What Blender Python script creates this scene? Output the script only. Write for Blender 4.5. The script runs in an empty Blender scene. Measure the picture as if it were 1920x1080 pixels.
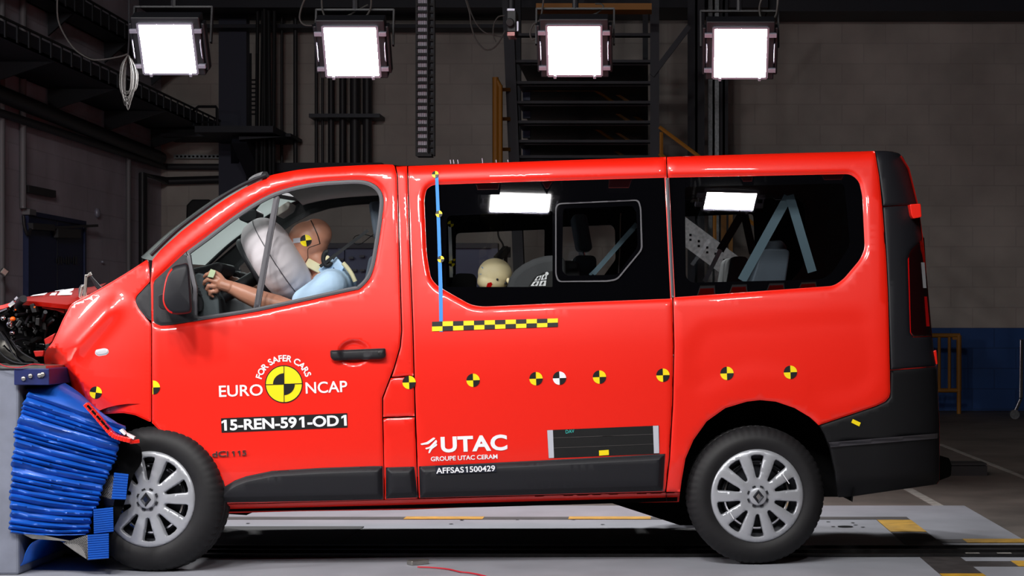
import bpy, bmesh, math, random
import numpy as np
from mathutils import Vector, Matrix, Euler
from mathutils.geometry import delaunay_2d_cdt

random.seed(7)
rng = np.random.RandomState(7)
SC = bpy.context.scene
COL = SC.collection

# ------------------------------------------------------------------ camera, world, exposure
F = 3428.6                      # focal length in pixels (1920 wide)
CX, CY, CZ = 0.657, -8.7, 1.155  # camera position; axis meets the picture at (1219, 610)
VPX, VPY = 1219.0, 610.0
cam_d = bpy.data.cameras.new('camera')
cam = bpy.data.objects.new('camera', cam_d)
COL.objects.link(cam)
cam.location = (CX, CY, CZ)
cam.rotation_euler = (math.pi / 2, 0, 0)
cam_d.sensor_width = 36
cam_d.lens = F * 36 / 1920
cam_d.shift_x = -(VPX - 960) / 1920
cam_d.shift_y = (VPY - 540) / 1920
cam_d.clip_end = 200
SC.camera = cam

world = bpy.data.worlds.new('hall_world')
SC.world = world
world.use_nodes = True
wb = world.node_tree.nodes['Background']
wb.inputs[0].default_value = (0.35, 0.33, 0.36, 1)
wb.inputs[1].default_value = 0.012
SC.view_settings.view_transform = 'Standard'
SC.view_settings.look = 'None'
SC.view_settings.gamma = 1
SC.view_settings.use_curve_mapping = False
SC.view_settings.exposure = 0.0
LAMP_POWER = 180.0              # radiance of every floodlight face
KEY_POWER = 175.0

# ------------------------------------------------------------------ picture measurements -> places
TH = math.radians(4.6)          # the van is turned a little after the impact
ct, st = math.cos(TH), math.sin(TH)


def W(px, py, Y=0.0):
    """point on the world plane Y seen at picture pixel (px, py)"""
    d = (Y - CY) / F
    return Vector((CX + (px - VPX) * d, Y, CZ - (py - VPY) * d))


def WX(px, py, X):
    d = (X - CX) / (px - VPX)
    return Vector((X, CY + F * d, CZ - (py - VPY) * d))


def WZ(px, py, Z=0.0):
    d = (CZ - Z) / (py - VPY)
    return Vector((CX + (px - VPX) * d, CY + F * d, Z))


def Vn(px, py, y):
    """van frame: x to the rear, y to the far side, z up; numpy"""
    px = np.asarray(px, float); py = np.asarray(py, float); y = np.asarray(y, float)
    dx = (px - VPX) / F; dz = -(py - VPY) / F
    t = (y - (-st * CX + ct * CY)) / (-st * dx + ct)
    X = CX + t * dx; Y = CY + t; Z = CZ + t * dz
    return np.stack([ct * X + st * Y, -st * X + ct * Y, Z], -1)


def V(px, py, y=0.0):
    return Vector(Vn(px, py, y).tolist())


def VW(px, py, y=0.0):
    p = V(px, py, y)
    return Vector((ct * p.x - st * p.y, st * p.x + ct * p.y, p.z))


VANM = Matrix.Rotation(TH, 4, 'Z')

# ------------------------------------------------------------------ materials


def lin(c):
    return tuple(((v / 255) / 12.92 if v / 255 <= 0.04045 else ((v / 255 + 0.055) / 1.055) ** 2.4) for v in c)


def mat(name, col, rough=0.5, metal=0.0, coat=0.0, noise=0.0, nscale=8.0, bump=0.0, bscale=60.0, spec=0.5):
    m = bpy.data.materials.new(name)
    m.use_nodes = True
    nt = m.node_tree
    b = nt.nodes['Principled BSDF']
    c = lin(col)
    b.inputs['Base Color'].default_value = (*c, 1)
    b.inputs['Roughness'].default_value = rough
    b.inputs['Metallic'].default_value = metal
    b.inputs['Coat Weight'].default_value = coat
    b.inputs['Coat Roughness'].default_value = 0.03
    b.inputs['Specular IOR Level'].default_value = spec
    if noise > 0 or bump > 0:
        tc = nt.nodes.new('ShaderNodeTexCoord')
    if noise > 0:
        n = nt.nodes.new('ShaderNodeTexNoise')
        n.inputs['Scale'].default_value = nscale
        n.inputs['Detail'].default_value = 6
        nt.links.new(tc.outputs['Object'], n.inputs['Vector'])
        r = nt.nodes.new('ShaderNodeMapRange')
        r.inputs[1].default_value = 0.3; r.inputs[2].default_value = 0.7
        r.inputs[3].default_value = 1 - noise; r.inputs[4].default_value = 1 + noise
        nt.links.new(n.outputs['Fac'], r.inputs[0])
        mx = nt.nodes.new('ShaderNodeMix')
        mx.data_type = 'RGBA'; mx.blend_type = 'MULTIPLY'
        mx.inputs[0].default_value = 1
        mx.inputs[6].default_value = (*c, 1)
        nt.links.new(r.outputs[0], mx.inputs[7])
        nt.links.new(mx.outputs[2], b.inputs['Base Color'])
    if bump > 0:
        n2 = nt.nodes.new('ShaderNodeTexNoise')
        n2.inputs['Scale'].default_value = bscale
        n2.inputs['Detail'].default_value = 4
        nt.links.new(tc.outputs['Object'], n2.inputs['Vector'])
        bp = nt.nodes.new('ShaderNodeBump')
        bp.inputs['Strength'].default_value = bump
        bp.inputs['Distance'].default_value = 0.01
        nt.links.new(n2.outputs['Fac'], bp.inputs['Height'])
        nt.links.new(bp.outputs[0], b.inputs['Normal'])
    return m


def emis(name, col, s):
    m = bpy.data.materials.new(name)
    m.use_nodes = True
    nt = m.node_tree
    nt.nodes.remove(nt.nodes['Principled BSDF'])
    e = nt.nodes.new('ShaderNodeEmission')
    e.inputs[0].default_value = (*col, 1); e.inputs[1].default_value = s
    nt.links.new(e.outputs[0], nt.nodes['Material Output'].inputs[0])
    return m


def glass(name, tint, ior=1.5, haze=0.0, hazecol=(0.5, 0.6, 0.58)):
    """thin sheet glass: tinted straight-through view plus Fresnel mirror, optional milky haze"""
    m = bpy.data.materials.new(name)
    m.use_nodes = True
    nt = m.node_tree
    nt.nodes.remove(nt.nodes['Principled BSDF'])
    t = nt.nodes.new('ShaderNodeBsdfTransparent'); t.inputs[0].default_value = (*tint, 1)
    g = nt.nodes.new('ShaderNodeBsdfGlossy'); g.inputs['Roughness'].default_value = 0.0
    # Schlick mirror share of a thin sheet, the same from both sides
    f0 = ((ior - 1) / (ior + 1)) ** 2
    lw = nt.nodes.new('ShaderNodeLayerWeight'); lw.inputs[0].default_value = 0.5
    pw = nt.nodes.new('ShaderNodeMath'); pw.operation = 'POWER'; pw.inputs[1].default_value = 5
    nt.links.new(lw.outputs['Facing'], pw.inputs[0])
    f = nt.nodes.new('ShaderNodeMapRange')
    f.inputs[3].default_value = f0 * 1.6; f.inputs[4].default_value = 1.0
    nt.links.new(pw.outputs[0], f.inputs[0])
    mx = nt.nodes.new('ShaderNodeMixShader')
    src = t.outputs[0]
    if haze > 0:
        d = nt.nodes.new('ShaderNodeBsdfDiffuse'); d.inputs[0].default_value = (*hazecol, 1)
        tl = nt.nodes.new('ShaderNodeBsdfTranslucent'); tl.inputs[0].default_value = (*hazecol, 1)
        a = nt.nodes.new('ShaderNodeMixShader'); a.inputs[0].default_value = 0.5
        nt.links.new(d.outputs[0], a.inputs[1]); nt.links.new(tl.outputs[0], a.inputs[2])
        h = nt.nodes.new('ShaderNodeMixShader'); h.inputs[0].default_value = haze
        nt.links.new(t.outputs[0], h.inputs[1]); nt.links.new(a.outputs[0], h.inputs[2])
        src = h.outputs[0]
    nt.links.new(f.outputs[0], mx.inputs[0])
    nt.links.new(src, mx.inputs[1]); nt.links.new(g.outputs[0], mx.inputs[2])
    nt.links.new(mx.outputs[0], nt.nodes['Material Output'].inputs[0])
    return m


def blockwork(name, axis, col, mortar, blue, zsplit):
    """painted concrete blocks; axis is the world axis the courses run along; a blue painted band below zsplit"""
    m = bpy.data.materials.new(name)
    m.use_nodes = True
    nt = m.node_tree
    b = nt.nodes['Principled BSDF']
    b.inputs['Roughness'].default_value = 0.7
    geo = nt.nodes.new('ShaderNodeNewGeometry')
    sp = nt.nodes.new('ShaderNodeSeparateXYZ')
    nt.links.new(geo.outputs['Position'], sp.inputs[0])
    cb = nt.nodes.new('ShaderNodeCombineXYZ')
    nt.links.new(sp.outputs[axis], cb.inputs[0]); nt.links.new(sp.outputs[2], cb.inputs[1])
    br = nt.nodes.new('ShaderNodeTexBrick')
    br.offset = 0.5
    br.inputs['Color1'].default_value = (*lin(col), 1)
    br.inputs['Color2'].default_value = (*[c * 0.93 for c in lin(col)], 1)
    br.inputs['Mortar'].default_value = (*lin(mortar), 1)
    br.inputs['Scale'].default_value = 1
    br.inputs['Mortar Size'].default_value = 0.008
    br.inputs['Brick Width'].default_value = 0.6
    br.inputs['Row Height'].default_value = 0.28
    nt.links.new(cb.outputs[0], br.inputs['Vector'])
    n = nt.nodes.new('ShaderNodeTexNoise')
    n.inputs['Scale'].default_value = 1.3; n.inputs['Detail'].default_value = 6
    nt.links.new(geo.outputs['Position'], n.inputs['Vector'])
    r = nt.nodes.new('ShaderNodeMapRange')
    r.inputs[1].default_value = 0.3; r.inputs[2].default_value = 0.7
    r.inputs[3].default_value = 0.8; r.inputs[4].default_value = 1.15
    nt.links.new(n.outputs['Fac'], r.inputs[0])
    mul = nt.nodes.new('ShaderNodeMix'); mul.data_type = 'RGBA'; mul.blend_type = 'MULTIPLY'; mul.inputs[0].default_value = 1
    lt = nt.nodes.new('ShaderNodeMath'); lt.operation = 'LESS_THAN'; lt.inputs[1].default_value = zsplit
    nt.links.new(sp.outputs[2], lt.inputs[0])
    mb = nt.nodes.new('ShaderNodeMix'); mb.data_type = 'RGBA'
    nt.links.new(lt.outputs[0], mb.inputs[0])
    nt.links.new(br.outputs['Color'], mb.inputs[6])
    mb2 = nt.nodes.new('ShaderNodeMix'); mb2.data_type = 'RGBA'
    nt.links.new(br.outputs['Fac'], mb2.inputs[0])
    mb2.inputs[6].default_value = (*lin(blue), 1); mb2.inputs[7].default_value = (*[c * .7 for c in lin(blue)], 1)
    nt.links.new(mb2.outputs[2], mb.inputs[7])
    nt.links.new(mb.outputs[2], mul.inputs[6]); nt.links.new(r.outputs[0], mul.inputs[7])
    nt.links.new(mul.outputs[2], b.inputs['Base Color'])
    bp = nt.nodes.new('ShaderNodeBump'); bp.inputs['Strength'].default_value = 0.5; bp.inputs['Distance'].default_value = 0.006
    bp.invert = True
    nt.links.new(br.outputs['Fac'], bp.inputs['Height'])
    nt.links.new(bp.outputs[0], b.inputs['Normal'])
    return m


M = {}
M['red'] = mat('red_paint', (238, 27, 5), 0.4, 0.0, 0.8)
M['redin'] = mat('red_paint_unlacquered', (190, 22, 14), 0.5)
M['black'] = mat('black_plastic', (24, 24, 29), 0.5, spec=0.35, bump=0.15, bscale=700)
M['bumper'] = mat('bumper_plastic', (13, 13, 16), 0.55, spec=0.25, bump=0.15, bscale=700)
M['trim'] = mat('grey_rubber_trim', (66, 64, 70), 0.5)
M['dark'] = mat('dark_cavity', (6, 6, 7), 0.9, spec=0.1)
M['liner'] = mat('cabin_lining', (40, 40, 42), 0.85)
M['headliner'] = mat('roof_lining', (205, 200, 192), 0.9)
M['frit'] = mat('black_glass_border', (5, 5, 7), 0.02, spec=0.5)
M['glass'] = glass('tinted_side_glass', (0.93, 0.95, 0.94), 1.5)
M['clear'] = glass('clear_door_glass', (0.93, 0.95, 0.95), 1.35)
M['screen'] = glass('milky_windscreen_glass', (0.75, 0.85, 0.83), 1.4, 0.8, (0.78, 0.91, 0.87))  # pale teal diffuse share mixed into the glass
M['chrome'] = mat('chrome', (225, 226, 230), 0.12, 1.0)
M['alu'] = mat('bare_aluminium', (175, 172, 165), 0.35, 0.9, noise=.1, nscale=30)
M['steel'] = mat('dark_steel', (52, 53, 58), 0.5, 0.7)
M['silver'] = mat('silver_wheel_paint', (178, 180, 186), 0.32, 0.45)
M['tyre'] = mat('tyre_rubber', (25, 24, 26), 0.6, spec=0.35, noise=.15, nscale=14)
M['white'] = mat('white_vinyl', (242, 242, 246), 0.45)
M['yellow'] = mat('yellow_vinyl', (250, 222, 10), 0.45)
M['ink'] = mat('black_vinyl', (14, 14, 15), 0.45)
M['navy'] = mat('navy_vinyl', (22, 28, 44), 0.45)
M['tape'] = mat('blue_tape', (52, 140, 222), 0.6)
M['grey'] = mat('grey_vinyl', (188, 190, 200), 0.5)
M['cyan'] = mat('cyan_marker', (60, 200, 190), 0.6)
M['lens_red'] = mat('red_lens', (200, 14, 16), 0.15, 0, 1.0)
M['lens_dark'] = mat('smoked_tail_lens', (26, 4, 5), 0.08, 0, 1.0)
M['lens_white'] = mat('clear_lens', (190, 190, 195), 0.2, 0, 0.5)
M['amber'] = mat('amber_bulb', (230, 90, 10), 0.3)
M['blue'] = mat('blue_barrier_paint', (9, 78, 172), 0.42, 0.15, 0.1, noise=.12, nscale=9)
M['bluedk'] = mat('dark_blue_plate', (26, 36, 92), 0.5, 0.2, noise=.3, nscale=14)
M['blockgrey'] = mat('grey_barrier_paint', (112, 116, 130), 0.7, noise=.12, nscale=9)
M['skin'] = mat('dummy_vinyl_skin', (188, 130, 106), 0.42)
M['skin2'] = mat('dummy_vinyl_face', (196, 124, 88), 0.4)
M['shirt'] = mat('pale_blue_cotton', (180, 206, 232), 0.85, bump=.25, bscale=25)
M['collar'] = mat('cream_foam', (226, 216, 176), 0.8)
M['bag'] = mat('airbag_cloth', (214, 204, 208), 0.85, bump=.12, bscale=400)
M['cream'] = mat('cream_dummy_skin', (230, 212, 170), 0.5)
M['fabric'] = mat('dark_grey_fabric', (62, 63, 66), 0.9, bump=.2, bscale=500)
M['seat'] = mat('blue_grey_seat_cloth', (64, 74, 86), 0.7, bump=.2, bscale=300)
M['belt'] = mat('seat_belt_webbing', (70, 90, 102), 0.7)
M['beltdk'] = mat('dark_seat_belt_webbing', (22, 23, 26), 0.7)
M['hous'] = mat('lamp_housing', (24, 25, 30), 0.5)
M['lug'] = mat('lamp_lug', (170, 168, 184), 0.4, 0.4)
M['lamp'] = emis('floodlight_glow', (1.0, 0.99, 1.0), LAMP_POWER)
M['key'] = emis('key_light_glow', (1.0, 0.985, 0.97), KEY_POWER)
M['floor'] = mat('hall_concrete_floor', (96, 88, 82), 0.55, noise=.35, nscale=2.2)
M['pad'] = mat('grey_painted_test_pad', (150, 152, 160), 0.5, noise=.1, nscale=3)
M['padline'] = mat('dark_worn_paint', (62, 58, 58), 0.6, noise=.3, nscale=12)
M['hazard'] = mat('worn_yellow_paint', (196, 150, 40), 0.6, noise=.25, nscale=10)
M['linewhite'] = mat('faded_white_paint', (150, 146, 140), 0.7, noise=.3, nscale=12)
M['rail'] = mat('rail_steel', (36, 35, 36), 0.4, 0.6, noise=.3, nscale=20)
M['pipe'] = mat('grey_conduit', (120, 116, 120), 0.55)
M['pipedk'] = mat('dark_pipe', (42, 40, 44), 0.5)
M['beam'] = mat('dark_blue_steel', (22, 24, 38), 0.6)
M['ystl'] = mat('yellow_steel', (150, 98, 22), 0.6)
M['screenb'] = mat('blue_sheet_steel', (24, 40, 82), 0.5)
M['doorb'] = mat('blue_door_paint', (16, 30, 78), 0.55)
M['galv'] = mat('galvanised_steel', (128, 132, 136), 0.45, 0.6, noise=.25, nscale=30)
M['cable'] = mat('pale_cable', (70, 68, 66), 0.6)
M['redwire'] = mat('red_wire', (190, 20, 40), 0.5)
M['chain'] = mat('cable_chain_grey', (190, 184, 200), 0.5)
M['bay'] = mat('dark_engine_plastic', (20, 20, 22), 0.45)  # near-black plastic for the engine bay pieces
M['baymetal'] = mat('dull_engine_metal', (70, 70, 74), 0.4, 0.8)
M['pilaster'] = mat('dull_blue_column_paint', (58, 60, 78), 0.7)
M['cement'] = mat('ceiling_dark', (40, 40, 42), 0.9)
M['wl'] = blockwork('left_wall_blocks', 1, (206, 198, 211), (190, 182, 195), (20, 52, 104), 1.12)
M['wb'] = blockwork('back_wall_blocks', 0, (176, 167, 161), (164, 155, 150), (28, 70, 132), 1.12)
M['doorin'] = mat('dash_grey', (70, 78, 82), 0.6)

# ------------------------------------------------------------------ object helpers
OBM = {}          # object name -> world matrix


def meta(o, label=None, cat=None, group=None, kind=None):
    if label: o['label'] = label
    if cat: o['category'] = cat
    if group: o['group'] = group
    if kind: o['kind'] = kind
    return o


def thing(name, label, cat, loc, rotz=0.0, group=None):
    o = bpy.data.objects.new(name, None)
    COL.objects.link(o)
    o.empty_display_size = 0.1
    o.location = loc
    o.rotation_euler = (0, 0, rotz)
    OBM[o.name] = Matrix.Translation(Vector(loc)) @ Matrix.Rotation(rotz, 4, 'Z')
    return meta(o, label, cat, group)


class MB:
    """collects geometry for one mesh"""

    def __init__(self):
        self.v = []; self.f = []; self.m = []

    def add(self, vs, fs, mi=0):
        n = len(self.v)
        self.v += [tuple(p) for p in vs]
        self.f += [tuple(i + n for i in f) for f in fs]
        self.m += [mi] * len(fs)
        return self

    def box(self, a, b, mi=0):
        (x0, y0, z0), (x1, y1, z1) = a, b
        vs = [(x, y, z) for z in (z0, z1) for y in (y0, y1) for x in (x0, x1)]
        return self.add(vs, [(0, 2, 3, 1), (4, 5, 7, 6), (0, 1, 5, 4), (2, 6, 7, 3), (0, 4, 6, 2), (1, 3, 7, 5)], mi)

    def bar(self, p, q, w, h, up=(0, 0, 1), mi=0):
        p = Vector(p); q = Vector(q)
        d = (q - p).normalized()
        u = Vector(up)
        s = d.cross(u)
        if s.length < 1e-4: s = d.cross(Vector((1, 0, 0)))
        s.normalize(); u = s.cross(d).normalized()
        vs = []
        for c in (p, q):
            for a, b in ((-1, -1), (1, -1), (1, 1), (-1, 1)):
                vs.append(c + s * (a * w / 2) + u * (b * h / 2))
        return self.add(vs, [(0, 1, 2, 3), (7, 6, 5, 4), (0, 4, 5, 1), (1, 5, 6, 2), (2, 6, 7, 3), (3, 7, 4, 0)], mi)

    def tube(self, pts, r, n=8, mi=0, cap=True):
        pts = [Vector(p) for p in pts]
        rs = r if isinstance(r, (list, tuple)) else [r] * len(pts)
        t0 = (pts[1] - pts[0]).normalized()
        ref = Vector((0, 0, 1)) if abs(t0.z) < 0.9 else Vector((1, 0, 0))
        s = t0.cross(ref).normalized()
        vs = []; fs = []
        for i, p in enumerate(pts):
            a = pts[max(0, i - 1)]; b = pts[min(len(pts) - 1, i + 1)]
            t = (b - a).normalized()
            s = (s - t * s.dot(t)).normalized()
            u = t.cross(s)
            for k in range(n):
                an = 2 * math.pi * k / n
                vs.append(p + (s * math.cos(an) + u * math.sin(an)) * rs[i])
        for i in range(len(pts) - 1):
            for k in range(n):
                k2 = (k + 1) % n
                fs.append((i * n + k, i * n + k2, (i + 1) * n + k2, (i + 1) * n + k))
        if cap:
            fs.append(tuple(range(n - 1, -1, -1)))
            fs.append(tuple(range((len(pts) - 1) * n, len(pts) * n)))
        return self.add(vs, fs, mi)

    def lathe(self, prof, mtx, n=48, mi=0, mod=None, close=False):
        """prof: (radius, axial) pairs turned about the local z axis of mtx"""
        vs = []; fs = []
        k = len(prof)
        for j in range(n):
            an = 2 * math.pi * j / n
            for i, (r, h) in enumerate(prof):
                rr = r + (mod(i, j) if mod else 0)
                vs.append(mtx @ Vector((rr * math.cos(an), rr * math.sin(an), h)))
        for j in range(n):
            j2 = (j + 1) % n
            for i in range(k if close else k - 1):
                i2 = (i + 1) % k
                fs.append((j * k + i, j2 * k + i, j2 * k + i2, j * k + i2))
        return self.add(vs, fs, mi)

    def prism(self, loop_a, loop_b, mi=0):
        n = len(loop_a)
        return self.add(list(loop_a) + list(loop_b),
                        [tuple(range(n)), tuple(range(2 * n - 1, n - 1, -1))] +
                        [(i, i + n, (i + 1) % n + n, (i + 1) % n) for i in range(n)], mi)

    def ball(self, c, r, mi=0, nu=20, nv=12, e=1.0, R=None):
        r = (r, r, r) if not isinstance(r, (tuple, list)) else r
        c = Vector(c)
        vs = []; fs = []
        sg = lambda a: math.copysign(abs(a) ** e, a)
        for i in range(nv + 1):
            ph = math.pi * i / nv - math.pi / 2
            for j in range(nu):
                th = 2 * math.pi * j / nu
                p = Vector((r[0] * sg(math.cos(ph)) * sg(math.cos(th)), r[1] * sg(math.cos(ph)) * sg(math.sin(th)), r[2] * sg(math.sin(ph))))
                if R is not None: p = R @ p
                vs.append(c + p)
        for i in range(nv):
            for j in range(nu):
                j2 = (j + 1) % nu
                fs.append((i * nu + j, i * nu + j2, (i + 1) * nu + j2, (i + 1) * nu + j))
        return self.add(vs, fs, mi)

    def grid(self, rows, mi=0):
        n = len(rows[0])
        vs = [p for r in rows for p in r]
        fs = [(i * n + j, i * n + j + 1, (i + 1) * n + j + 1, (i + 1) * n + j) for i in range(len(rows) - 1) for j in range(n - 1)]
        return self.add(vs, fs, mi)

    def build(self, name, mats, parent=None, origin=None, frame='world', smooth=None, bevel=0, seg=2, recalc=True, weld=False,
              label=None, cat=None, group=None, kind=None, vnorm=None):
        """frame 'world': stored verts are world coordinates; 'van': van-frame coordinates"""
        mats = mats if isinstance(mats, (list, tuple)) else [mats]
        a = np.array(self.v, float).reshape(-1, 3)
        if frame == 'van':
            a = a @ np.array(VANM.to_3x3()).T
        if parent is not None:
            inv = OBM[parent.name].inverted()
        else:
            if origin is None:
                lo, hi = a.min(0), a.max(0)
                origin = ((lo[0] + hi[0]) / 2, (lo[1] + hi[1]) / 2, lo[2])
            inv = Matrix.Translation(-Vector(origin))
        i3 = np.array(inv)
        a = a @ i3[:3, :3].T + i3[:3, 3]
        me = bpy.data.meshes.new(name)
        me.from_pydata(a.tolist(), [], self.f)
        for m_ in mats: me.materials.append(m_)
        me.polygons.foreach_set('material_index', self.m)
        if recalc or weld:
            bm = bmesh.new(); bm.from_mesh(me)
            if weld: bmesh.ops.remove_doubles(bm, verts=bm.verts, dist=1e-5)
            bmesh.ops.recalc_face_normals(bm, faces=bm.faces)
            bm.to_mesh(me); bm.free()
        if smooth is not None:
            me.polygons.foreach_set('use_smooth', [True] * len(me.polygons))
            me.set_sharp_from_angle(angle=math.radians(smooth))
        if vnorm is not None:
            # smooth analytic normals on the outer skin, flat ones elsewhere
            nf_, N = vnorm
            if frame == 'van': N = N @ np.array(VANM.to_3x3()).T
            N = N @ i3[:3, :3].T
            ln = []
            for p_ in me.polygons:
                own = all(v_ < len(N) for v_ in p_.vertices)
                for v_ in p_.vertices:
                    ln.append(tuple(N[v_]) if own else tuple(p_.normal))
            me.normals_split_custom_set(ln)
        me.update()
        o = bpy.data.objects.new(name, me)
        COL.objects.link(o)
        if parent is not None:
            o.parent = parent
            OBM[o.name] = OBM[parent.name].copy()
        else:
            o.location = origin
            OBM[o.name] = Matrix.Translation(Vector(origin))
        if bevel > 0:
            b = o.modifiers.new('edge', 'BEVEL')
            b.width = bevel; b.segments = seg; b.limit_method = 'ANGLE'; b.angle_limit = math.radians(40)
        return meta(o, label, cat, group, kind)


def islands(mb):
    par = list(range(len(mb.v)))

    def fnd(i):
        while par[i] != i:
            par[i] = par[par[i]]; i = par[i]
        return i
    for f in mb.f:
        r = fnd(f[0])
        for a in f[1:]: par[fnd(a)] = r
    g = {}
    for f, m in zip(mb.f, mb.m): g.setdefault(fnd(f[0]), []).append((f, m))
    out = []
    for fl in g.values():
        n = MB(); ix = {}
        for f, m in fl:
            q = []
            for a in f:
                if a not in ix: ix[a] = len(n.v); n.v.append(mb.v[a])
                q.append(ix[a])
            n.f.append(tuple(q)); n.m.append(m)
        out.append(n)
    return out


def build_each(mb, name, mats, parent=None, **kw):
    """every separate piece becomes an object of its own"""
    return [m.build(name, mats, parent, **kw) for m in islands(mb)]


def remeshed(mb, voxel, smooth_it=4):
    """fuse the collected solids into one continuous surface; returns a new MB"""
    me = bpy.data.meshes.new('tmp')
    me.from_pydata(mb.v, [], mb.f)
    bm = bmesh.new(); bm.from_mesh(me); bmesh.ops.recalc_face_normals(bm, faces=bm.faces); bm.to_mesh(me); bm.free()
    o = bpy.data.objects.new('tmp', me); COL.objects.link(o)
    r = o.modifiers.new('r', 'REMESH'); r.mode = 'VOXEL'; r.voxel_size = voxel
    s = o.modifiers.new('s', 'SMOOTH'); s.factor = 0.5; s.iterations = smooth_it
    dg = bpy.context.evaluated_depsgraph_get()
    ev = o.evaluated_get(dg); m2 = ev.to_mesh()
    out = MB()
    out.add([tuple(v.co) for v in m2.vertices], [tuple(p.vertices) for p in m2.polygons])
    ev.to_mesh_clear()
    bpy.data.objects.remove(o); bpy.data.meshes.remove(me)
    return out


# ------------------------------------------------------------------ 2D helpers (picture pixels)


def cr(pts, n=6, closed=False):
    """Catmull-Rom through points"""
    P = [np.array(p, float) for p in pts]
    out = []
    m = len(P)
    for i in range(m if closed else m - 1):
        if closed:
            p0, p1, p2, p3 = P[i - 1], P[i], P[(i + 1) % m], P[(i + 2) % m]
        else:
            p0 = P[i - 1] if i > 0 else 2 * P[0] - P[1]
            p1, p2 = P[i], P[i + 1]
            p3 = P[i + 2] if i + 2 < m else 2 * P[-1] - P[-2]
        for k in range(n):
            t = k / n
            out.append(tuple(0.5 * (2 * p1 + (p2 - p0) * t + (2 * p0 - 5 * p1 + 4 * p2 - p3) * t * t + (3 * p1 - p0 - 3 * p2 + p3) * t ** 3)))
    if not closed: out.append(tuple(P[-1]))
    return out


def rnd(poly, r, n=5):
    """round the corners of a closed polygon"""
    out = []
    m = len(poly)
    for i in range(m):
        p = np.array(poly[i], float); a = np.array(poly[i - 1], float); b = np.array(poly[(i + 1) % m], float)
        rr = r[i] if isinstance(r, (list, tuple)) else r
        la, lb = np.linalg.norm(a - p), np.linalg.norm(b - p)
        q = min(rr, la * 0.45, lb * 0.45)
        if q < 0.05: out.append(tuple(p)); continue
        s = p + (a - p) / la * q; e = p + (b - p) / lb * q
        for k in range(n + 1):
            t = k / n
            out.append(tuple((1 - t) ** 2 * s + 2 * t * (1 - t) * p + t * t * e))
    return out


def densify(poly, step):
    out = []
    m = len(poly)
    for i in range(m):
        a = np.array(poly[i], float); b = np.array(poly[(i + 1) % m], float)
        k = max(1, int(round(np.linalg.norm(b - a) / step)))
        for j in range(k):
            out.append(a + (b - a) * j / k)
    res = [out[0]]
    for p in out[1:]:
        if np.linalg.norm(p - res[-1]) > 0.02 * step: res.append(p)
    if np.linalg.norm(res[0] - res[-1]) < 0.02 * step: res.pop()
    return np.array(res)


def inside(P, poly):
    x, y = P[:, 0], P[:, 1]
    r = np.zeros(len(P), bool)
    a = poly; b = np.roll(poly, -1, 0)
    for (x0, y0), (x1, y1) in zip(a, b):
        if y0 == y1: continue
        c = ((y0 > y) != (y1 > y)) & (x < (x1 - x0) * (y - y0) / (y1 - y0) + x0)
        r ^= c
    return r


def dist(P, poly):
    d = np.full(len(P), 1e9)
    a = poly; b = np.roll(poly, -1, 0)
    for p, q in zip(a, b):
        e = q - p; L = max(e @ e, 1e-12)
        t = np.clip(((P - p) @ e) / L, 0, 1)
        d = np.minimum(d, np.hypot(*(P - p - t[:, None] * e).T))
    return d


def offset_ring(poly, d):
    """points at distance d on both sides of the polygon edge (filtered by the caller)"""
    nx = np.roll(poly, -1, 0) - np.roll(poly, 1, 0)
    nrm = np.stack([nx[:, 1], -nx[:, 0]], 1)
    nrm /= np.maximum(np.linalg.norm(nrm, axis=1), 1e-9)[:, None]
    return np.concatenate([poly + nrm * d, poly - nrm * d])


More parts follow.
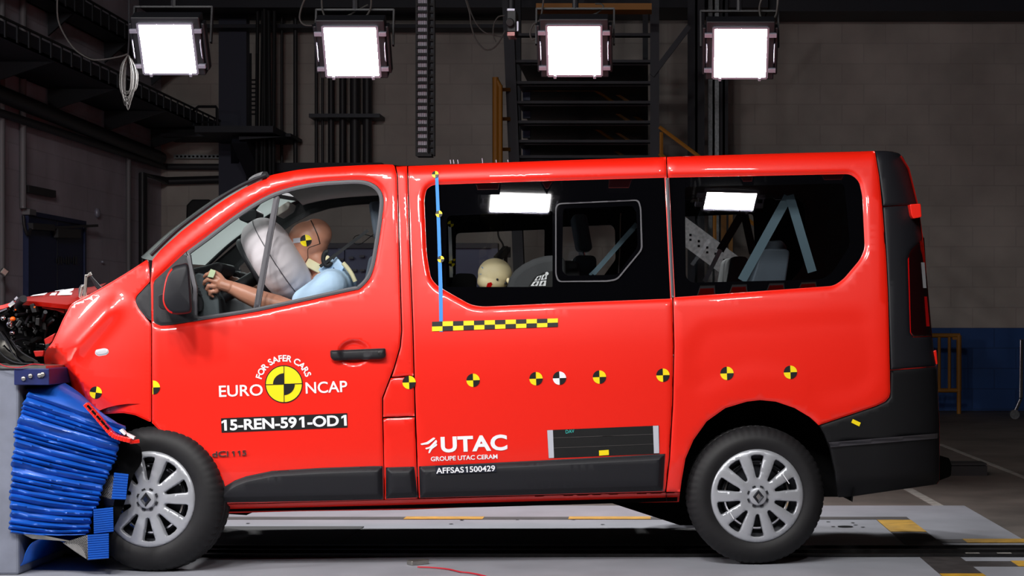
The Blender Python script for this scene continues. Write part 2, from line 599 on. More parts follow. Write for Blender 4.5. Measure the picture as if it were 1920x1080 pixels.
def triangulate(outline, holes=(), step=12.0, bstep=6.0, rings=(), hrings=None, lines=(), dense=()):
    """returns points (n,2), triangles, boundary loops (index lists), the dense polygons"""
    polys = [densify(outline, bstep)] + [densify(h, bstep) for h in holes]
    pts = list(polys[0])
    for p in polys[1:]: pts += list(p)
    edges = []; s = 0; loops = []
    for p in polys:
        n = len(p)
        loops.append(list(range(s, s + n)))
        edges += [(s + i, s + (i + 1) % n) for i in range(n)]
        s += n
    extra = []
    for k, p in enumerate(polys):
        for r in (rings if k == 0 else (hrings if hrings is not None else rings)):
            q = offset_ring(p, r)
            dd = np.min([dist(q, pp) for pp in polys], axis=0)
            q = q[dd > r * 0.9]
            extra.append(q)
    lo, hi = polys[0].min(0), polys[0].max(0)
    gx = np.arange(lo[0] + step / 2, hi[0], step); gy = np.arange(lo[1] + step / 2, hi[1], step)
    if len(gx) and len(gy):
        G = np.stack(np.meshgrid(gx, gy), -1).reshape(-1, 2)
        mx = max([0] + list(rings) + list(hrings or []))
        dd = np.min([dist(G, pp) for pp in polys], axis=0)
        G = G[dd > max(step * 0.45, 0)]
        extra.append(G)
    more = []
    for ln_ in lines:
        q = []
        for a, b in zip(ln_[:-1], ln_[1:]):
            a = np.array(a, float); b = np.array(b, float); k = max(1, int(np.hypot(*(b - a)) / 3))
            q += [a + (b - a) * j / k for j in range(k)]
        more += [np.array(q)]
    for cx_, cy_, rx_, ry_, st_ in dense:
        more += [np.stack(np.meshgrid(np.arange(cx_ - rx_, cx_ + rx_, st_), np.arange(cy_ - ry_, cy_ + ry_, st_)), -1).reshape(-1, 2) + .013]
    for q in more:
        dd = np.min([dist(q, pp) for pp in polys], axis=0)
        extra.append(q[dd > 1.5])
    E = np.concatenate(extra) if extra else np.zeros((0, 2))
    if len(E):
        ok = inside(E, polys[0])
        for h in polys[1:]: ok &= ~inside(E, h)
        E = E[ok]
    allp = [Vector((float(a), float(b))) for a, b in np.concatenate([np.array(pts), E])]
    vs, es, fs, ov, oe, of = delaunay_2d_cdt(allp, edges, [], 0, 1e-5)
    P = np.array([tuple(v) for v in vs])
    T = np.array([tuple(f) for f in fs if len(f) == 3])
    cen = P[T].mean(1)
    ok = inside(cen, polys[0])
    for h in polys[1:]: ok &= ~inside(cen, h)
    T = T[ok]
    old2new = {}
    for i, l in enumerate(ov):
        for o in l: old2new[o] = i
    lp = [[old2new[i] for i in l] for l in loops]
    return P, T, lp, polys

# ================================================================== THE VAN
WID = 1.95        # body width
ROOF = cr([(486, 338), (500, 331), (520, 325.5), (560, 318), (600, 314), (640, 311.5), (690, 309), (730, 308.2), (765, 311), (900, 306), (1100, 299),
           (1250, 294), (1450, 288), (1600, 284.2), (1640, 283), (1672, 284), (1692, 292), (1705, 315), (1715, 355)], 5)
_rx = np.array([p[0] for p in ROOF]); _ry = np.array([p[1] for p in ROOF])
REAR = [(1692, 292), (1705, 315), (1715, 355), (1722, 385), (1730, 440), (1738, 520), (1745, 600), (1750, 650), (1757, 690), (1762, 800), (1762, 900), (1757, 908)]
_ex = np.array([p[0] for p in REAR]); _ey = np.array([p[1] for p in REAR])
# side section: how far the skin leans in, against height down the side
_t = np.arange(200, 1100, 1.0)
_p = np.interp(_t, [250, 300, 345, 450, 545, 592, 640, 700, 860, 915, 945, 970], [.1757, .1527, .132, .0837, .040, .020, .006, 0, 0, .010, .030, .055])
_k = np.exp(-0.5 * (np.arange(-60, 61) / 16.0) ** 2); _k /= _k.sum()
_p = np.convolve(np.pad(_p, 60, mode='edge'), _k, 'valid')


def sstep(x):
    x = np.clip(x, 0, 1)
    return x * x * (3 - 2 * x)


SCOOP = np.array(rnd([(1315, 612), (1560, 592), (1622, 592), (1640, 640), (1642, 705), (1610, 738), (1540, 752), (1500, 700), (1400, 690), (1300, 740), (1290, 660)], 40, 8))


def seg_d(px, py, a, b):
    a = np.array(a, float); b = np.array(b, float); e = b - a; L = np.hypot(*e)
    s = ((px - a[0]) * e[0] + (py - a[1]) * e[1]) / L
    n = ((px - a[0]) * e[1] - (py - a[1]) * e[0]) / L
    return s / L, n


_PE = np.array([(255, 500), (275, 486)] + cr([(283, 481), (300, 468), (340, 432), (380, 400), (420, 372), (460, 348), (486, 336.5)], 4) + [p for p in ROOF if 490 < p[0] < 800])


def _edge_d(px, py):
    """distance from the windscreen pillar / roof edge line"""
    P = np.stack([px, py], 1)
    d = np.full(len(P), 1e9)
    for a, b in zip(_PE[:-1], _PE[1:]):
        e = b - a
        t = np.clip(((P - a) @ e) / (e @ e), 0, 1)
        d = np.minimum(d, np.hypot(*(P - a - t[:, None] * e).T))
    return d


def DEP(px, py, top=True):
    """distance of the near side skin from the widest plane of the van (metres)"""
    px = np.atleast_1d(np.asarray(px, float)); py = np.atleast_1d(np.asarray(py, float))
    v = py + 0.0288 * (px - 960)
    d = np.interp(v, _t, _p)
    if top:
        r = 24.0
        e = np.where(px > 640, py - np.interp(px, _rx, _ry), _edge_d(px, py))
        q = np.clip((r - e) / r, 0, 0.985)
        d = d + (0.052 - 0.014 * sstep((640 - px) / 140)) * (1 - np.sqrt(1 - q * q)) * (px > 262)
    # plan taper towards the nose
    t = np.clip((520 - px) / 235, 0, 3)
    d = d + 0.028 * t * t
    u = np.clip((285 - px) / 200, 0, 2)
    d = d + 0.06 * u ** 1.5
    # bent wing: a raised fold running down to the left
    s, n = seg_d(px, py, (238, 545), (128, 664))
    d = d - 0.036 * np.exp(-(n / 20) ** 2) * sstep(s / .35) * sstep((1.12 - s) / .3) * (px < 284)
    # wing folded under ahead of the wheel
    fold = np.array([(84, 652), (108, 653), (122, 672), (150, 716), (182, 778), (60, 800)])
    P = np.stack([px, py], 1)
    ins = inside(P, fold)
    if ins.any():
        dd = np.full(len(px), 99.)
        for a, b in zip(fold[:4], fold[1:5]):
            e = b - a
            tt = np.clip(((P - a) @ e) / (e @ e), 0, 1)
            dd = np.minimum(dd, np.hypot(*(P - a - tt[:, None] * e).T))
        d = d + np.where(ins, 0.0065 * dd, 0)
    # scooped panel behind the rear window
    m = (px > 1270) & (px < 1660) & (py > 570) & (py < 770)
    if m.any():
        dd = dist(P, SCOOP); ii = inside(P, SCOOP)
        sd = np.where(ii, dd, -dd)
        d = d + np.where(m, 0.006 * sstep((sd + 22) / 44), 0)
    # hollow behind the door handle
    q = np.hypot((px - 664) / 30, (py - 661) / 24)
    d = d + 0.018 * sstep((1.12 - q) / .5)
    # rear corner
    ed = np.interp(py, _ey, _ex)
    t = np.clip((px - 1640) / np.maximum(ed - 1640, 10), 0, 0.985)
    d = d + 0.14 * (1 - np.sqrt(1 - t * t)) * (px > 1640)
    return d


def side(px, py, lift=0.0):
    """van-frame point on the skin seen at a pixel (lift > 0 comes off the skin towards the outside)"""
    d = DEP(px, py)
    return Vn(np.atleast_1d(px), np.atleast_1d(py), d - lift)


EDGE = [(0, .0055), (1.3, .002), (3.2, 0)]


def profd(x, prof):
    return np.interp(x, [p[0] for p in prof], [p[1] for p in prof])


def panel(name, mats, parent, outline, holes=(), hprofs=(), eprof=EDGE, step=13, bstep=6, rim=.03, back=True, depth=None, lift=0.0,
          mirror=False, smooth=42, rim_mat=0, lines=(), dense=(), **kw):
    """a curved sheet panel: outline and holes given in pixels, edges rolled in, a rim and a dull back"""
    depth = depth or DEP
    hr = sorted({p[0] for hp in hprofs for p in hp if p[0] > 0})
    P, T, loops, polys = triangulate(outline, holes, step, bstep, rings=[p[0] for p in eprof if p[0] > 0], hrings=hr or None, lines=lines, dense=dense)
    def skin_at(px, py):
        Q = np.stack([px, py], 1)
        ex = np.zeros(len(Q))
        if eprof: ex += profd(dist(Q, polys[0]), eprof)
        for pp, hp in zip(polys[1:], hprofs): ex += profd(dist(Q, pp), hp)
        A_ = Vn(px, py, depth(px, py) + ex - lift)
        return np.stack([A_[:, 0], WID - A_[:, 1], A_[:, 2]], 1) if mirror else A_

    A = skin_at(P[:, 0], P[:, 1])
    e_ = 0.3
    tu = skin_at(P[:, 0] + e_, P[:, 1]) - skin_at(P[:, 0] - e_, P[:, 1])
    tv = skin_at(P[:, 0], P[:, 1] + e_) - skin_at(P[:, 0], P[:, 1] - e_)
    N = np.cross(tu, tv); N /= np.maximum(np.linalg.norm(N, axis=1), 1e-12)[:, None]
    N *= np.where(N[:, 1] * (1 if mirror else -1) < 0, -1, 1)[:, None]
    sgn = -1 if mirror else 1
    fn = np.cross(A[T[:, 1]] - A[T[:, 0]], A[T[:, 2]] - A[T[:, 0]])
    flip = np.einsum('ij,ij->i', fn, N[T[:, 0]]) < 0
    T[flip] = T[flip][:, ::-1]
    mb = MB()
    mb.add(A.tolist(), T.tolist(), 0)
    if rim > 0:
        n = len(A)
        B = A + np.array([0, sgn * rim, 0])
        mb.v += [tuple(p) for p in B.tolist()]
        k = 1 if isinstance(mats, (list, tuple)) and len(mats) > 1 else 0
        if back:
            mb.f += [(c + n, b + n, a + n) for a, b, c in T.tolist()]; mb.m += [k] * len(T)
        for lp in loops:
            for i in range(len(lp)):
                a, b = lp[i], lp[(i + 1) % len(lp)]
                mb.f.append((a, b, b + n, a + n)); mb.m.append(rim_mat)
    return mb.build(name, mats, parent, frame='van', smooth=smooth, vnorm=(0, N), recalc=False, **kw)


def decal(name, mats, parent, polys, lift=.0018, step=22, **kw):
    """flat vinyl on the skin: polys = list of (outline, material index[, holes])"""
    mb = MB()
    for it in polys:
        out, mi = it[0], it[1]
        hl = it[2] if len(it) > 2 else ()
        P, T, _, _ = triangulate(out, hl, step, step)
        mb.add(side(P[:, 0], P[:, 1], lift + 0.0006 * (mi > 0)).tolist(), T.tolist(), mi)
    return mb.build(name, mats, parent, frame='van', recalc=False, smooth=60, **kw)


def text_geo(s, bold=0.0, spacing=1.0, res=4):
    cu = bpy.data.curves.new('tmp', 'FONT')
    cu.body = s; cu.size = 1; cu.offset = bold; cu.space_character = spacing; cu.resolution_u = res
    o = bpy.data.objects.new('tmp', cu); COL.objects.link(o)
    dg = bpy.context.evaluated_depsgraph_get()
    ev = o.evaluated_get(dg)
    me = ev.to_mesh()
    vs = np.array([tuple(v.co)[:2] for v in me.vertices]); fs = [tuple(p.vertices) for p in me.polygons]
    ev.to_mesh_clear()
    bpy.data.objects.remove(o); bpy.data.curves.remove(cu)
    return vs, fs


def add_flags(vs, fs):
    """give the plain upright figure 1 of the lettering its slanted flag"""
    par = list(range(len(vs)))

    def fnd(i):
        while par[i] != i: par[i] = par[par[i]]; i = par[i]
        return i
    key = {}
    for i, v in enumerate(vs):
        k = (round(v[0], 5), round(v[1], 5))
        if k in key: par[fnd(i)] = fnd(key[k])
        key[k] = i
    for f in fs:
        for a in f[1:]: par[fnd(a)] = fnd(f[0])
    H = vs[:, 1].max()
    comp = {}
    for i in range(len(vs)): comp.setdefault(fnd(i), []).append(i)
    V_ = vs.tolist(); F_ = list(fs)
    vs = vs.copy(); ones = []
    for c in comp.values():
        x0, x1 = vs[c, 0].min(), vs[c, 0].max(); y0, y1 = vs[c, 1].min(), vs[c, 1].max()
        if x1 - x0 < .34 * (y1 - y0) and y1 - y0 > .8 * H: ones.append((x0, x1 - x0, y1))
    for x0, w, y1 in sorted(ones, reverse=True):
        for q in V_:
            if q[0] >= x0 - 1e-6: q[0] += w * .8
        x0 += w * .8; n = len(V_)
        V_ += [[x0 + w * .1, y1], [x0 - w * .95, y1 - w * .7], [x0 - w * .95, y1 - w * 1.65], [x0 + w * .1, y1 - w * 1.0]]
        F_.append((n, n + 1, n + 2, n + 3))
    return np.array(V_), F_


def fit_text(s, bl, br, h, bold=0.0, spacing=1.0):
    """text laid along the line bl -> br (pixels) with capital height h"""
    vs, fs = text_geo(s, bold, spacing)
    if '1' in s: vs, fs = add_flags(vs, fs)
    lo, hi = vs.min(0), vs.max(0)
    u = (vs[:, 0] - lo[0]) / (hi[0] - lo[0]); w = (vs[:, 1] - lo[1]) / (hi[1] - lo[1])
    bl = np.array(bl, float); br = np.array(br, float)
    d = (br - bl); nrm = np.array([d[1], -d[0]]) / np.hypot(*d)
    p = bl + u[:, None] * d + w[:, None] * nrm * h
    return p, fs


def text_decal(name, m, parent, items, lift=.0030, **kw):
    mb = MB()
    for p, fs in items:
        mb.add(side(p[:, 0], p[:, 1], lift).tolist(), fs, 0)
    return mb.build(name, m, parent, frame='van', recalc=False, **kw)


def circle(cx, cy, r, n=32, a0=0, a1=360, sx=1.0):
    full = abs(a1 - a0) >= 360
    k = n if full else max(6, int(n * abs(a1 - a0) / 360) + 2)
    return [(cx + r * sx * math.cos(math.radians(a0 + (a1 - a0) * i / (k if full else k - 1))),
             cy - r * math.sin(math.radians(a0 + (a1 - a0) * i / (k if full else k - 1)))) for i in range(k)]


def pie(cx, cy, r, a0, a1):
    return [(cx, cy)] + circle(cx, cy, r, 32, a0, a1)


def vprism(mb, poly, y0, y1, mi=0):
    """solid of a pixel polygon (read at depth y0) pushed from y0 to y1 across the van"""
    a = [V(p[0], p[1], y0) for p in poly]
    b = [Vector((p.x, y1, p.z)) for p in a]
    return mb.prism(a, b, mi)


van = thing('crash_test_van', 'bright red passenger van with crushed nose against the blue barrier', 'van', (0, 0, 0), TH)

# --- front wing
wing = [(276.5, 486), (243, 508), (210, 528), (170, 551), (158, 558), (146, 563), (133, 571), (126, 584), (117, 601), (108, 622), (98, 643), (86, 656), (82, 672), (85, 690),
        (95, 702), (120, 727), (150, 754), (176, 776.5), (200, 776), (230, 774), (253, 778), (283.2, 792), (283.2, 608), (272, 594), (260, 579), (253.5, 565), (255, 556), (281, 528), (279, 505)]
panel('front_wing', [M['red'], M['dark']], van, rnd(wing, 4, 2), step=8, bstep=4, lines=[[(84, 652), (108, 653), (122, 672), (150, 716), (182, 778)], [(86, 656), (106, 657), (118, 675), (146, 719), (178, 781)], [(238, 545), (128, 664)]], label='red front wing buckled and folded under at its front edge')
# --- front door with window opening
HD = [(341, 479), (346, 474), (387, 443.5), (431, 410), (475, 380.5), (514, 360.5), (556, 348), (598, 341), (639, 338), (673, 337), (696, 342), (712, 354), (719.5, 374), (717, 409), (709.5, 459),
      (702.5, 498), (693, 523), (674, 542), (652, 547), (487, 583), (384, 599.5), (323, 609), (301, 610.5), (290, 606), (286.5, 600), (286.5, 532), (291, 524)]
HD = cr(HD[1:14], 3)[:-1] + rnd(HD[13:], 3, 2)
door = [(289, 520), (286, 487), (300, 470), (340, 434), (380, 403), (420, 375), (460, 351), (486, 338)] + [p for p in ROOF if 490 < p[0] < 736] + \
       [(739.5, 311), (744, 329), (746.5, 436), (752, 620), (749, 651), (738, 689), (731.5, 706), (716.2, 746), (716.2, 777), (719, 876), (719.5, 937), (640, 939), (500, 943), (363, 946),
        (360, 940), (356, 922), (351, 906), (344, 877), (331, 846), (310, 817), (285.2, 793), (285.2, 612), (284.6, 560)]
HDP = [(0, .013), (1.5, .0115), (4, .0055), (7, .0018), (11, 0)]
# the wing mirror mounting takes the front corner of the opening, so the door edge and the opening stay 3 px apart there
door[0] = (282.5, 530)
door[-1] = (284.0, 600)
HDs = [(max(p[0], 288.5), p[1]) for p in HD]
fd = panel('front_door', [M['red'], M['liner']], van, door, [HDs], [HDP], step=12, dense=[(664, 661, 40, 32, 4)], label='red front door with deep window opening')
# --- pillar between the doors, fuel flap, lower pillar
panel('door_pillar', [M['red'], M['dark']], van, [(742.5, 312), (763, 311.5), (767, 452), (773, 614), (775.3, 704.5), (735, 706.5), (740.5, 689), (751.5, 651), (754.3, 620), (748.7, 436), (746.2, 329)], step=10)
panel('fuel_flap', [M['red'], M['dark']], van, [(733, 708.7), (775.5, 706.8), (777.3, 780), (718.6, 782), (718.6, 746)], step=12, label='small red fuel flap')
panel('lower_pillar', [M['red'], M['dark']], van, [(718.8, 784.6), (777.5, 782.6), (783, 935), (721.5, 937)], step=12)
# --- side windows: openings
H1 = [(795.5, 372), (800, 354), (812, 346.5), (1000, 340), (1247.5, 333), (1252, 440), (1258.5, 560), (1080, 567), (905, 575), (884, 572), (862, 560), (820, 536), (808, 522), (800, 478)]
H1 = rnd(H1, [8, 8, 8, 0, 1, 0, 1, 0, 16, 10, 8, 8, 8, 20], 5)
H2 = rnd([(1252.5, 333), (1595, 326.2), (1611, 340), (1617, 368), (1621.5, 466), (1613, 486), (1581, 524), (1563, 536), (1264, 557.5), (1257, 440)], [1, 14, 10, 8, 12, 10, 10, 10, 1, 0], 5)
HSP = [(0, .013), (1.5, .0115), (4, .0055), (7, .0018), (11, 0)]
slide = [(765.3, 311.5)] + [p for p in ROOF if 770 < p[0] < 1245] + [(1248.6, 294.2), (1249.6, 325), (1260.5, 562), (1262.5, 650), (1260, 760), (1254, 860), (1247, 922), (785.5, 934), (783.2, 876), (777.6, 705), (775.2, 614), (769.2, 452)]
H1p = [(min(p[0], 1246.0 + (p[1] - 333) * 0.0484), p[1]) for p in H1]
panel('sliding_door', [M['red'], M['liner']], van, slide, [H1p], [HSP], step=14, label='red side panel with the long middle window')
quarter = [(1250.4, 294.1)] + [p for p in ROOF if 1253 < p[0] < 1636] + [(1640, 283), (1648, 330), (1655, 400), (1661, 480), (1664.5, 550), (1667, 640), (1669, 735), (1667, 744), (1660, 752), (1642, 761), (1535, 797),
           (1520, 783), (1490, 765), (1455, 753), (1425, 750), (1400, 753), (1360, 765), (1325, 790), (1300, 825), (1285, 860), (1278, 900), (1275, 922), (1249.5, 922), (1256.5, 860), (1262.3, 760), (1264.7, 650), (1262.7, 562), (1252, 325)]
H2p = [(max(p[0], 1254.5 + (p[1] - 333) * 0.05), p[1]) for p in H2]
panel('rear_quarter_panel', [M['red'], M['liner']], van, quarter, [H2p], [HSP], step=13, label='red rear quarter panel over the wheel arch')
# --- sill
SILLP = [(0, .004), (3, 0)]


def sill_dep(px, py):
    v = np.interp(px, [360, 719, 1275], [946, 937.5, 922])
    return 0.028 + 0.0062 * np.clip(py - v, 0, 40)


panel('sill', M['red'], van, [(362, 947), (500, 944.5), (640, 940), (719, 938), (1000, 930), (1275, 923), (1273, 941), (1115, 944), (908, 950), (760, 956), (560, 958.5), (385, 963.5), (372, 956)], depth=sill_dep, eprof=SILLP, rim=.08,
      label='red sill tucked under the doors')
# --- black lower cladding with sloped top edge


def cladding(name, out, **kw):
    panel(name, M['black'], van, out, eprof=[(0, .026), (2, .020), (9, .002), (11, 0)], lift=.030, step=14, bstep=6, rim=.02, back=False, depth=lambda a, b: DEP(a, b) * .7, **kw)


cladding('door_cladding', [(399, 942.5), (405, 931), (422, 912), (440, 901), (462, 893), (510, 883), (600, 877.5), (700, 874), (717.5, 874), (718.5, 936.5), (560, 940)], label='black door cladding rising in a curve')
cladding('pillar_cladding', [(723.5, 876.5), (776.8, 875), (783.3, 932.5), (723.5, 935)])
cladding('side_cladding', [(785.6, 874.6), (1000, 864), (1247, 851), (1243, 920.5), (1000, 927.5), (787.5, 933.5)])
# --- black rear corner
panel('rear_pillar_cover', [M['black'], M['dark']], van, [(1641.5, 283), (1660, 283), (1674, 284.5), (1686, 288.5), (1693, 294), (1704, 315), (1714, 355), (1720.5, 383.5), (1690, 384), (1656, 386), (1655.5, 375), (1649.5, 330)], step=9, bstep=4)
LAMPO = rnd([(1701, 484), (1708, 468), (1733, 445), (1742.5, 600), (1747, 630), (1712, 632), (1706, 624), (1703, 540)], [6, 8, 1, 2, 1, 4, 4, 10], 4)
panel('rear_corner_panel', [M['black'], M['dark']], van, [(1656.2, 388), (1690, 386.3), (1721, 385.5), (1728, 440), (1732, 445.2), (1708, 468), (1701, 484), (1703, 540), (1706, 624), (1712, 632.4), (1746.5, 631.5), (1750, 652), (1756, 686), (1671, 693), (1669, 640), (1666, 550), (1662.5, 480)], step=9, bstep=4)
panel('tail_lamp', M['lens_dark'], van, LAMPO, lift=.004, step=8, bstep=4, label='smoked tail lamp')
decal('lens_strip', [M['lens_white'], M['lens_red'], M['lens_red']], bpy.data.objects['tail_lamp'],
      [([(1727, 492), (1733.5, 492), (1737, 540), (1731, 540)], 0), ([(1733, 556), (1738, 556), (1743, 612), (1737, 612)], 1),
       ([(1702, 486), (1704.2, 482), (1708, 624), (1711, 630), (1706.5, 624)], 2)], lift=.008, label='clear and red lens strips')
BUMP = [(1671.5, 695), (1757, 688.5), (1761.5, 800), (1761.5, 900), (1756, 908), (1600, 930.5), (1573, 932.5), (1569, 915), (1566, 885), (1557, 842), (1546, 814), (1537, 798.5), (1643, 763), (1662, 754), (1670, 745)]


def bump_dep(px, py):
    d = DEP(px, py) * .7
    v = py + 0.085 * (px - 1555)
    return d + 0.022 * sstep((v - 829) / 9) + 0.03 * sstep((v - 900) / 35)


panel('rear_bumper', [M['bumper'], M['dark']], van, BUMP, depth=bump_dep, lift=.012, step=9, bstep=5, label='black plastic rear bumper wrapping the corner')
panel('bumper_ledge', M['trim'], bpy.data.objects['rear_bumper'], [(1553.5, 829.5), (1758, 812.5), (1758, 822), (1557, 838.5)], depth=bump_dep, eprof=[(0, 0)], lift=.022, rim=0, step=5, bstep=3, label='lighter ledge across the bumper')
mb = MB()
vprism(mb, rnd([(1706, 383), (1726.5, 381.5), (1728.5, 407), (1713, 410), (1709, 404)], 2, 2), .10, .17)
vprism(mb, [(1747.5, 659), (1756, 656), (1758.5, 683), (1750, 684.5)], .12, .19)
build_each(mb, 'door_hinge', M['red'], van, frame='van', bevel=.004)
mb = MB()
vprism(mb, rnd([(1700, 858), (1780, 858), (1785, 872), (1784, 893), (1760, 902), (1700, 905)], 4, 2), .35, 1.6)
mb.build('tow_step', M['dark'], van, frame='van', bevel=.01)

# --- far side (seen through the windows and from a step aside)
fullside = [(300, 470), (380, 403), (460, 351), (486, 338)] + [p for p in ROOF if 490 < p[0] < 1688] + REAR[1:8] + [(1750, 760), (1560, 800), (1540, 800), (1520, 783), (1490, 765), (1455, 753), (1425, 750), (1400, 753), (1360, 765), (1325, 790), (1300, 825),
           (1285, 860), (1275, 922), (1273, 940), (385, 960), (360, 940), (344, 877), (310, 817), (270, 790), (240, 776), (180, 778), (120, 770), (120, 575), (210, 528), (276, 486)]
HDf = cr(HD[4:30], 1)[:-1]
HDfar = rnd([(352, 500), (350, 480), (387, 446), (431, 413), (475, 383), (514, 363), (556, 350.5), (598, 344), (639, 341), (673, 340), (694, 345), (709, 357), (716, 376), (713, 409), (706, 459), (699, 498), (690, 523), (671, 539), (650, 543), (487, 580), (384, 596), (356, 596)], 5, 3)
panel('far_side_panel', [M['red'], M['liner']], van, fullside, [HDfar, H1p, H2p], [HSP, HSP, HSP], eprof=EDGE, step=30, bstep=12, rim=.03, mirror=True, rim_mat=1)

# --- roof
rows = []
mbx = MB()
xs = [p for p in ROOF if 499 < p[0] < 1690]
ed = side([p[0] for p in xs], [p[1] for p in xs])
for s_ in np.linspace(0, 1, 15):
    r = []
    for a in ed:
        y = a[1] + (WID - 2 * a[1]) * s_
        r.append((a[0], y, a[2] + .022 * (4 * s_ * (1 - s_))))
    rows.append(r)
mbx.grid(rows)
n0 = len(mbx.v)
mbx.v += [(x, y, z - .035) for x, y, z in mbx.v]
mbx.f += [tuple(i + n0 for i in f) for f in mbx.f]; mbx.m += [1] * (len(mbx.f) - len(mbx.m))
mbx.build('roof', [M['red'], M['headliner']], van, frame='van', smooth=40)
# windscreen with black edge trims
SCR = [(281, 476), (330, 431.5), (380, 393.5), (420, 365.5), (460, 343.5), (497, 328.5)]
ws = cr(SCR, 4)
ed = Vn([p[0] for p in ws], [p[1] for p in ws], [0.16] * len(ws))
rows = []
for s_ in np.linspace(0, 1, 13):
    rows.append([(a[0] - .16 * 4 * s_ * (1 - s_), a[1] + (WID - 2 * a[1]) * s_, a[2]) for a in ed])
MB().grid(rows).build('windscreen', M['screen'], van, frame='van', smooth=60, label='milky teal windscreen')
mb = MB()
tri = cr([(283, 481), (330, 436), (380, 397.5), (420, 369.5), (460, 347), (499, 331)], 4)
pts = [V(p[0], p[1] - 2.5, .155) for p in tri]
mb.tube(pts, .0105, 6)
mb.tube([Vector((p.x, WID - p.y, p.z)) for p in pts], .012, 6)
mb.tube([Vector(r[-1]) for r in rows], .02, 6)
mb.build('windscreen_trim', M['black'], van, frame='van', smooth=50)
# tailgate, floor pan, bulkhead
mb = MB()
rows = []
rr = [(1690, 291)] + REAR[1:]
ed = Vn([p[0] for p in rr], [p[1] for p in rr], [.16] * len(rr))
for s_ in np.linspace(0, 1, 9):
    rows.append([(a[0] + .05 * 4 * s_ * (1 - s_), a[1] + (WID - 2 * a[1]) * s_, a[2]) for a in ed])
mb.grid(rows)
mb.build('tailgate', [M['red']], van, frame='van', smooth=50)
mb = MB()
vprism(mb, [(400, 905), (1270, 880), (1270, 940), (1180, 943), (900, 951), (560, 957), (400, 960)], .09, WID - .09)
vprism(mb, [(1270, 800), (1560, 780), (1700, 770), (1700, 890), (1560, 905), (1290, 930)], .45, WID - .45)
vprism(mb, [(1130, 938), (1290, 932), (1300, 985), (1275, 985)], .75, 1.25)
vprism(mb, [(390, 958), (480, 958), (462, 966), (430, 964)], .35, .8)
mb.build('underbody', M['dark'], van, frame='van')
mb = MB()
vprism(mb, [(225, 600), (330, 560), (372, 700), (372, 900), (300, 900), (262, 800)], .20, WID - .12)
mb.build('bulkhead', M['dark'], van, frame='van')
# wheel arch liners
for nm, cx_, cy_, r_ in (('front_arch_liner', 250, 925, 168), ('rear_arch_liner', 1425, 915, 176)):
    mb = MB()
    rows = []
    for y_ in (.035, .30):
        rows.append([V(cx_ + r_ * math.cos(a), cy_ - r_ * math.sin(a), .03) for a in np.linspace(-.15, math.pi + .15, 30)])
        rows[-1] = [Vector((p.x, y_, p.z)) for p in rows[-1]]
    mb.grid(rows)
    c = V(cx_, cy_, .03)
    mb.f.append(tuple(range(30, 60))); mb.m.append(0)
    mb.build(nm, M['dark'], van, frame='van', smooth=40)

# --- windows: black printed border plus clear pane
GD = .016


def gdep(a, b): return DEP(a, b)


P1 = rnd([(838, 404), (1036, 396), (1036, 538), (836, 538)], [10, 3, 2, 2], 4)
P2 = rnd([(1056, 391), (1186, 386), (1193, 396), (1196, 462), (1158, 515), (1062, 517), (1054, 508)], 6, 4)
P3 = rnd([(1284, 350), (1583, 344), (1594, 460), (1560, 512), (1540, 524), (1296, 530), (1286, 520)], 8, 4)


def window(nm, hole, panes, lab, mirror=False, grow=2.0, par=None):
    c = np.mean(np.array(hole), 0)
    out = [tuple(np.array(p) + (np.array(p) - c) / np.hypot(*(np.array(p) - c)) * grow) for p in hole]
    fr = panel(nm, M['frit'], van, out, panes, [[(0, 0)]] * len(panes), eprof=[(0, 0)], step=22, bstep=10, rim=.004, back=True, lift=-GD, mirror=mirror, smooth=60, label=lab)
    for p in panes:
        panel('window_pane', M['glass'], fr, p, eprof=[(0, 0)], step=25, bstep=12, rim=0, lift=-GD - .001, mirror=mirror, smooth=60, label='tinted glass pane')
    return fr


w1 = window('side_window', H1p, [P1, P2], 'dark side window with a sliding pane')
w2 = window('side_window', H2p, [P3], 'dark rear side window')
window('far_side_window', H1p, [P1, P2], 'far side window', True)
window('far_side_window', H2p, [rnd([(1284, 370), (1500, 362), (1510, 460), (1470, 520), (1296, 530), (1286, 520)], 8, 4)], 'far rear side window', True)
# sliding pane frame
FR = rnd([(1041, 381), (1198, 374), (1202.5, 390), (1205, 468), (1158, 525), (1140, 528.5), (1046, 529), (1041, 515)], [12, 12, 6, 8, 8, 8, 12, 6], 5)
FRi = [tuple(np.array(p) + (np.array((1122, 455)) - np.array(p)) / np.hypot(*(np.array((1122, 455)) - np.array(p))) * 3.0) for p in FR]
panel('sliding_pane_frame', M['trim'], w1, FR, [FRi], [[(0, 0)]], eprof=[(0, 0)], step=30, bstep=6, rim=.008, lift=-GD + .007, smooth=50, label='grey frame of the sliding pane')
# strip between the two side windows
panel('window_divider', M['trim'], van, [(1248, 334), (1254, 333.6), (1263.8, 557.6), (1258.6, 558)], eprof=[(0, .004), (2, 0)], step=8, bstep=4, rim=.02, lift=-.004)
# front door window seal
inn = []
c = np.array((560, 470.))


def inset_poly(poly, d):
    P = np.array(poly)
    nx = np.roll(P, -1, 0) - np.roll(P, 1, 0)
    n = np.stack([-nx[:, 1], nx[:, 0]], 1); n /= np.maximum(np.linalg.norm(n, axis=1), 1e-6)[:, None]
    area = np.sum(P[:, 0] * np.roll(P[:, 1], -1) - np.roll(P[:, 0], -1) * P[:, 1])
    return (P + n * d * (1 if area > 0 else -1))


